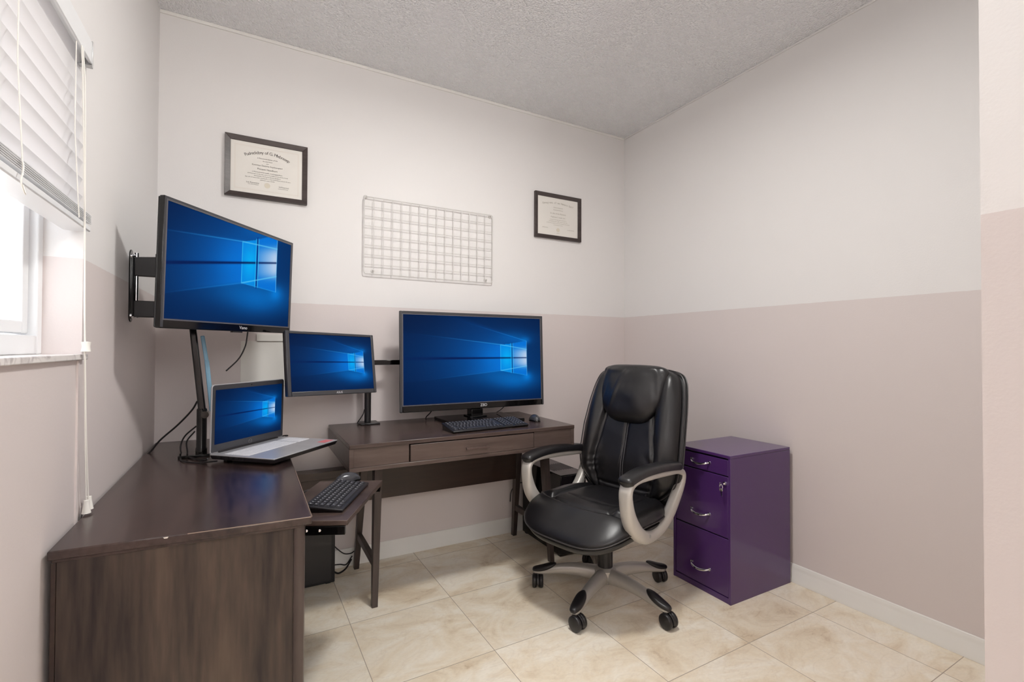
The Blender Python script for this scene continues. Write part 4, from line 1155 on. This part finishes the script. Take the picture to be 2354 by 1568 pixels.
# backrest: u = left, v = up along the spine (0..1), h = forward
SP = [(-0.165, 0.420), (-0.190, 0.52), (-0.205, 0.62), (-0.235, 0.76), (-0.278, 0.90), (-0.318, 1.02), (-0.335, 1.075)]
SPV = bezier([(x, 0, z) for x, z in SP], 16)
def spine(v):
    t = max(0.0, min(1.0, v))*(len(SPV)-1); i = min(int(t), len(SPV)-2); f = t-i
    p = SPV[i].lerp(SPV[i+1], f); d = (SPV[min(i+2, len(SPV)-1)]-SPV[max(i-1, 0)]).normalized()
    over = v-max(0.0, min(1.0, v))
    p = p+d*over*0.67
    return p, Vector((d.z, 0, -d.x))
def back_tf(off=0.0, wrap=0.35):
    def f(u, v, h):
        p, n = spine(v)
        q = p+n*(off+h+wrap*u*u)
        return (q.x, u, q.z)
    return f
def halfw(v):
    pts = [(-0.05, 0.150), (0.0, 0.190), (0.08, 0.226), (0.2, 0.252), (0.35, 0.262), (0.55, 0.258), (0.75, 0.245), (0.88, 0.225), (0.95, 0.195), (1.0, 0.12)]
    for (a, x), (b, y) in zip(pts, pts[1:]):
        if v <= b: return x+(y-x)*ss(a, b, v)
    return pts[-1][1]
def back_out(scale=1.0, v0=0.0, v1=1.0):
    # superellipse in v with width modulation
    def f(t):
        c, s = math.cos(t), math.sin(t)
        n = 4.6
        v = 0.5+0.5*math.copysign(abs(s)**(2/n), s)
        u = math.copysign(abs(c)**(2/n), c)
        wv = 0.242+0.052*math.sin(PI*min(1, max(0, v))**0.72)-0.022*ss(0.2, 0.0, v)
        return (u*wv*scale, v0+(v1-v0)*v)
    return f
def pw(v): return 0.132+0.042*math.exp(-((v-0.28)/0.22)**2)
def back_top(u, v, r):
    h = 0.060
    h += 0.024*math.exp(-((abs(u)-0.208)/0.045)**2)                 # side bolsters
    d = abs(u)-pw(v)
    if v < 0.70:
        h += groove(d, 0.011, 0.027)
        h -= 0.010*ss(0.0, -0.03, d)
        h += 0.012*ss(0.0, -0.08, d)*math.exp(-((v-0.26)/0.16)**2)      # lumbar swell
        h += groove(abs(u)-0.006, 0.003, 0.004)*ss(0.72, 0.66, v)
        h += groove(u, 0.010, 0.006)
    h += groove(v-0.10-0.5*u*u, 0.012, 0.012)*ss(0.17, 0.13, abs(u))
    # wrinkles running from the seams
    if abs(d) < 0.1 and v < 0.74:
        h += 0.0030*math.sin(v*95+abs(u)*60+2*math.sin(v*23))*math.exp(-(d/0.035)**2)
    h += 0.004*noise.noise(Vector((u*10, v*7, 4.1)))
    return h
cushion('backrest', 'leather', back_out(0.93, 0.015, 0.975), back_top, lambda u, v, r: 0.02, back_tf(0.0), nr=54, nt=180, power=5.0, center=(0, 0.5))
cushion('back_shell', 'leather', back_out(1.0, -0.05, 1.0), lambda u, v, r: 0.022, lambda u, v, r: 0.058-0.02*v, back_tf(-0.022), nr=26, nt=120, power=7, bpower=3.0, center=(0, 0.5))
for off, s_, nm in ((0.002, 0.985, 'back_piping'), (-0.022, 1.004, 'back_piping')):
    path = [back_tf(off)(*(lambda p: (p[0]*s_, 0.5+(p[1]-0.5)*s_))(back_out(1.0)(2*PI*k/140)), 0.0) for k in range(140)]
    MB().tube(path, 0.0030, 8, closed=True).build(nm, 'leather_trim', CH_, smooth=True)
def hr_out(t):
    c, s = math.cos(t), math.sin(t); n = 4.0
    a = math.copysign(abs(c)**(2/n), c); b = math.copysign(abs(s)**(2/n), s)
    wv = 0.184+0.012*b-0.034*max(0, -b)**2.5
    return (a*wv, 0.768+0.236*b)
def hr_top(u, v, r):
    h = 0.056+0.014*math.cos(u*8)-0.012*(v-0.768)
    h += 0.0035*math.sin((abs(u)*140+v*30))*ss(0.11, 0.16, abs(u)) + 0.005*noise.noise(Vector((u*12, v*12, 7)))
    h += 0.006*math.exp(-((u+0.02-0.3*(v-0.85))/0.012)**2)
    return h
cushion('headrest', 'leather', hr_out, hr_top, lambda u, v, r: 0.02, back_tf(0.050, 0.20), nr=34, nt=130, power=3.2, center=(0, 0.768))
# stitched seam lines on the centre panel and the right bolster
for u0 in (-0.006, 0.006):
    pth = []
    for k in range(40):
        v = 0.11+0.56*k/39
        pth.append(back_tf(0.0)(u0, v, back_top(u0*0.3, v, 0.3)+0.0075))
    MB().tube(pth, 0.0013, 6).build('stitching', 'stitch', CH_, smooth=True)
# strut joining seat and back
m = MB(); m.tube(bezier([(-0.10, 0, 0.350), (-0.20, 0, 0.345), (-0.262, 0, 0.40), (-0.262, 0, 0.52), (-0.270, 0, 0.62)], 6), 0.020, 10)
m.build('back_strut', 'blackpl', CH_, smooth=True)
# armrests
LOOP = [(0.245, 0.618), (0.252, 0.565), (0.222, 0.475), (0.155, 0.405), (0.070, 0.376), (-0.030, 0.386), (-0.120, 0.440), (-0.185, 0.525), (-0.205, 0.592), (-0.165, 0.618), (-0.050, 0.628), (0.080, 0.636), (0.190, 0.638)]
for s in (-1, 1):
    P = bezier_closed([(x, 0, z) for x, z in LOOP], 8); n = len(P); rings = []
    for i, p in enumerate(P):
        t = (P[(i+1) % n]-P[i-1]).normalized(); nn = Vector((t.z, 0, -t.x))
        low = ss(0.60, 0.45, p.z); front = ss(0.0, 0.2, p.x)
        th = 0.015+0.010*low+0.006*front*low; wd = 0.024+0.006*front
        ring = []
        for k in range(16):
            a = 2*PI*k/16; ca, sa_ = math.cos(a), math.sin(a)
            ring.append(p+nn*th*math.copysign(abs(ca)**0.75, ca)+Vector((0, wd*math.copysign(abs(sa_)**0.75, sa_)+s*(0.280-0.010*low*(1-front)), 0)))
        rings.append(ring)
    arm = MB().rings(rings, closed=True).build('armrest', 'silver', CH_, smooth=True, angle=180)
    pp = bezier([(0.262, 0, 0.626), (0.235, 0, 0.644), (0.13, 0, 0.657), (0.0, 0, 0.654), (-0.12, 0, 0.642), (-0.195, 0, 0.628)], 8); rings = []
    for i, p in enumerate(pp):
        q = i/(len(pp)-1); t = (pp[min(i+1, len(pp)-1)]-pp[max(i-1, 0)]).normalized(); nn = Vector((t.z, 0, -t.x))
        if nn.z < 0: nn = -nn
        e = min(1.0, (math.sin(PI*min(1, max(0.0, q*1.0+0.0)))+0.02)*2.6)**0.5
        ring = []
        for k in range(20):
            a = 2*PI*k/20; ca, sa_ = math.cos(a), math.sin(a)
            hh = 0.025 if sa_ > 0 else 0.014
            ring.append(p+nn*hh*e*math.copysign(abs(sa_)**0.7, sa_)+Vector((0, 0.035*e*math.copysign(abs(ca)**0.7, ca)+s*0.279, 0)))
        rings.append(ring)
    MB().rings(rings).build('arm_pad', 'leather', arm, smooth=True, angle=180)
    m = MB().tube([(0.07, s*0.268, 0.385), (0.07, s*0.16, 0.375), (0.07, s*0.05, 0.365)], 0.014, 8); m.build('arm_bracket', 'blackpl', arm, smooth=True)
    MB().lathe([(0.001, 0), (0.008, 0), (0.007, 0.002), (0.001, 0.0025)], 14, Matrix.Translation((0.105, s*(0.280-0.006)+s*0.027, 0.392)) @ Matrix.Rotation(-s*PI/2, 4, 'X')).build('bolt', 'steel', arm, smooth=True)

# ------------------------------------------------------------------ wall things
def diploma(label, x0, x1, z0, z1, fwid, title, lines, arch, inset, ink):
    t = thing('framed_diploma', label, 'framed certificate', ((x0+x1)/2, -0.0005, (z0+z1)/2))
    a, b = (x1-x0)/2, (z1-z0)/2
    m = MB(); D = 0.020
    def side(p, q, r, s_):
        # bevelled moulding strip between outer edge p-q and inner edge s-r
        m.hexa([(p[0], 0, p[1]), (q[0], 0, q[1]), (r[0], 0, r[1]), (s_[0], 0, s_[1])], [(p[0], -D, p[1]), (q[0], -D, q[1]), (r[0], -D*0.62, r[1]), (s_[0], -D*0.62, s_[1])])
    f = fwid
    O = [(-a, -b), (a, -b), (a, b), (-a, b)]; I = [(-a+f, -b+f), (a-f, -b+f), (a-f, b-f), (-a+f, b-f)]
    for k in range(4):
        l = (k+1) % 4; side(O[k], O[l], I[l], I[k])
    m.build('frame', 'frame', t, bevel=0.001)
    MB().box((-a+f-0.002, -0.008, -b+f-0.002), (a-f+0.002, -0.006, b-f+0.002)).build('paper', 'diploma', t)
    if inset:
        m = MB(); g = 0.017; wv = 0.0012
        for k, (gg, w2) in enumerate(((g, 0.0012), (g+0.004, 0.0006))):
            aa, bb = a-f-gg, b-f-gg
            m.box((-aa, -0.0084, -bb), (-aa+w2, -0.008, bb)); m.box((aa-w2, -0.0084, -bb), (aa, -0.008, bb))
            m.box((-aa, -0.0084, -bb), (aa, -0.008, -bb+w2)); m.box((-aa, -0.0084, bb-w2), (aa, -0.008, bb))
        m.build('border_lines', 'diploma_in', t)
    m = MB()
    # arched title, letter by letter
    n = len(title); tw = arch[0]; rise = arch[1]; zt = arch[2]
    for i, ch in enumerate(title):
        if ch == ' ': continue
        q = (i+0.5)/n*2-1
        vs, fs = text_geo(ch, arch[3])
        ang = -math.atan(2*rise*q/(tw/2))
        R = Matrix.Translation((q*tw/2, -0.0086, zt-rise*q*q)) @ Matrix.Rotation(-ang, 4, 'Y')
        m.add([(vx, 0, vy) for vx, vy, vz in vs], fs, R)
    for body, size, z, x in lines:
        vs, fs = text_geo(body, size)
        m.add([(vx+x, -0.0086, vy+z) for vx, vy, vz in vs], fs)
    m.build('writing', ink, t)
    m = MB()
    m.prism([(0.0+(0.014 if k % 2 else 0.0125)*math.cos(2*PI*k/40), arch[4]+(0.014 if k % 2 else 0.0125)*math.sin(2*PI*k/40)) for k in range(40)], 'y', -0.0086, -0.008)
    m.build('seal', 'seal', t)
    return t
diploma('black framed diploma with arched lettering above the upper television', -2.551, -2.180, 1.921, 2.223, 0.0245,
        'Pudreckdony of G. Mhdonseep',
        [('A Recommendation of the', 0.0085, 0.052, 0), ('the state board', 0.007, 0.040, 0), ('upon', 0.006, 0.030, 0), ('Kowrson Demrita Scpalterspieri', 0.0105, 0.016, 0),
         ('Pmosnt Nsedhort', 0.0125, -0.003, 0), ('a Wortwdoremd etsalft, srsomsegspeshom', 0.0078, -0.018, 0),
         ('pnwerpment on the seat, srd ts, R srsuphe on the three prtwed', 0.0070, -0.028, 0.003), ('sterdosition, ad of prste beorse therdenre', 0.0070, -0.0375, 0),
         ('that oth sornarty orest a thirdog Re, d, then onsterdtend ofertee dh tosrn', 0.0068, -0.047, 0.004), ('asthmese aners of prse', 0.0070, -0.0565, 0),
         ('Lea Kerammo', 0.010, -0.075, -0.065), ('ornn dhonosetpeer', 0.006, -0.082, -0.062), ('SuWmeroed', 0.009, -0.079, 0.075), ('oronermcthocroet', 0.006, -0.087, 0.072)],
        (0.196, 0.024, 0.079, 0.0215, -0.078), True, 'ink')
diploma('black framed certificate with pale lettering near the right corner', -0.787, -0.410, 1.920, 2.225, 0.0245,
        'Osmogroms of me Nemuna Goff',
        [('Omarersonatione', 0.0105, 0.060, 0), ('Seranersonthronm', 0.0105, 0.044, 0), ('Ss ofnt of the Romero', 0.014, 0.018, 0),
         ('Pophosnt S. moth. hrn', 0.013, -0.006, 0), ('oorng, ths Gromegn sprin oronnom m', 0.0085, -0.022, 0),
         ('otmosthesrss do Pr, gfh, rnosom oron, oms', 0.0085, -0.034, 0), ('on the oros, omaore orn, ths of oromerons, the omroft', 0.0082, -0.046, 0.0),
         ('oromorsomes omoron', 0.0080, -0.058, 0), ('orfthomern', 0.010, -0.082, -0.105), ('on the fmoom', 0.010, -0.082, 0.105), ('oomrrn', 0.008, -0.112, 0)],
        (0.250, 0.014, 0.090, 0.0175, -0.088), False, 'ink_pale')

# wire grid panel
wg = thing('wire_grid_panel', 'white wire grid memo panel hung on the back wall between the diplomas', 'wire grid', (-1.4965, -0.02, 1.80))
gx0, gx1, gz0, gz1 = -1.890, -1.103, 1.587, 2.013
ox, oy, oz = wg.location
m = MB(); r0 = 0.0030
m.tube([L(p) for p in ((gx0, -0.020, gz0+0.012), (gx0+0.004, -0.020, gz0+0.003), (gx0+0.012, -0.020, gz0), (gx1-0.012, -0.020, gz0), (gx1-0.003, -0.020, gz0+0.004), (gx1, -0.020, gz0+0.012), (gx1, -0.020, gz1-0.012), (gx1-0.003, -0.020, gz1-0.004), (gx1-0.012, -0.020, gz1), (gx0+0.012, -0.020, gz1), (gx0+0.004, -0.020, gz1-0.004), (gx0, -0.020, gz1-0.012))], r0, 8, closed=True)
m.build('outer_frame', 'wirewhite', wg, smooth=True)
for k in range(1, 15):
    x = lerp(gx0, gx1, k/15)
    MB().tube([L((x, -0.022, gz0)), L((x, -0.022, gz1))], 0.0018, 6).build('upright_wire', 'wirewhite', wg, smooth=True)
for k in range(1, 8):
    z = lerp(gz1, gz0, k/8)
    MB().tube([L((gx0, -0.018, z)), L((gx1, -0.018, z))], 0.0018, 6).build('cross_wire', 'wirewhite', wg, smooth=True)
for x, z in ((gx0+0.052, gz0+0.020), (gx1-0.040, gz0+0.018), (gx0+0.010, gz1+0.002), (gx1-0.012, gz1-0.004)):
    m = MB().lathe([(0.003, 0), (0.0105, 0), (0.0105, 0.004), (0.003, 0.006), (0.003, 0.024), (0.0005, 0.025)][::-1], 18, Matrix.Translation(L((x, -0.001, z))) @ Matrix.Rotation(PI/2, 4, 'X'))
    m.build('mounting_clip', 'wirewhite', wg, smooth=True)

# white sheets pinned low on the back wall
tag(MB().box((-2.474, -0.004, 0.985), (-2.175, -0.0005, 1.209)).build('paper_sheet', 'white_paper', bevel=0.0008), 'blank white board on the back wall behind the monitor and laptop', 'board')
tag(MB().box((-2.405, -0.010, 1.2095), (-2.13, -0.0005, 1.245)).build('paper_strip', 'white_paper', bevel=0.001), 'narrow white strip on the wall just above the blank white board', 'board')

# ------------------------------------------------------------------ cables
cable('power_cable', [(-2.800, -0.30, 0.738), (-2.785, -0.285, 0.752), (-2.75, -0.31, 0.80), (-2.69, -0.34, 0.86), (-2.64, -0.37, 0.92), (-2.618, -0.405, 0.96)], 0.0035, 'black cable rising from the desk corner to the leaning arm')
cable('power_cable', [(-2.620, -0.400, 0.86), (-2.66, -0.375, 0.82), (-2.675, -0.37, 0.78), (-2.668, -0.395, 0.750), (-2.64, -0.46, 0.750), (-2.615, -0.51, 0.750), (-2.580, -0.555, 0.7505), (-2.568, -0.590, 0.762)], 0.003, 'black cable looping round the arm base into the laptop')
cable('power_cable', [(-2.625, -0.405, 0.84), (-2.652, -0.40, 0.80), (-2.648, -0.42, 0.755), (-2.665, -0.46, 0.749), (-2.650, -0.53, 0.749), (-2.600, -0.585, 0.749), (-2.535, -0.640, 0.760)], 0.0028, 'thin black cable lying in front of the arm base on the left desk')
cable('video_cable', [(-2.44, -0.42, 1.27), (-2.445, -0.42, 1.22), (-2.452, -0.415, 1.18), (-2.475, -0.40, 1.13), (-2.52, -0.39, 1.08)], 0.0028, 'black cable dangling beneath the upper television')
cable('video_cable', [(-1.550, -0.20, 0.860), (-1.556, -0.18, 0.825), (-1.572, -0.15, 0.795), (-1.566, -0.13, 0.776)], 0.003, 'black cable hanging under the left half of the big television')
cable('video_cable', [(-1.105, -0.20, 0.862), (-1.103, -0.19, 0.835), (-1.115, -0.17, 0.812), (-1.14, -0.16, 0.795)], 0.0022, 'thin black cable hanging under the right half of the big television')
cable('video_cable', [(-1.897, -0.098, 0.850), (-1.904, -0.10, 0.825), (-1.918, -0.095, 0.80), (-1.930, -0.09, 0.778), (-1.915, -0.125, 0.776), (-1.88, -0.155, 0.776)], 0.0028, 'black cable hanging beside the monitor mount pole')
cable('power_cable', [(-2.050, -0.08, 0.16), (-2.020, -0.06, 0.12), (-1.985, -0.045, 0.085), (-1.95, -0.035, 0.075), (-1.93, -0.028, 0.08)], 0.003, 'black cable curving from the tower below the tray to the wall')
cable('power_cable', [(-2.050, -0.12, 0.035), (-2.02, -0.10, 0.012), (-1.98, -0.07, 0.015), (-1.945, -0.030, 0.04)], 0.0045, 'thick black cable on the floor beside the tower below the tray')
cable('power_cable', [(-2.050, -0.10, 0.06), (-2.01, -0.075, 0.045), (-1.975, -0.055, 0.03), (-1.94, -0.024, 0.055)], 0.003, 'middle black cable behind the tower below the tray')
cable('power_cable', [(-0.90, -0.10, 0.33), (-0.935, -0.06, 0.32), (-0.965, -0.03, 0.27), (-0.970, -0.022, 0.20)], 0.0028, 'black cable arching behind the right leg of the writing desk')
cable('network_cable', [(-2.300, -0.285, 0.765), (-2.275, -0.25, 0.768), (-2.29, -0.20, 0.760), (-2.33, -0.17, 0.749), (-2.40, -0.15, 0.748)], 0.0025, 'thin black cable leaving the right corner of the laptop')

bpy.context.view_layer.update()
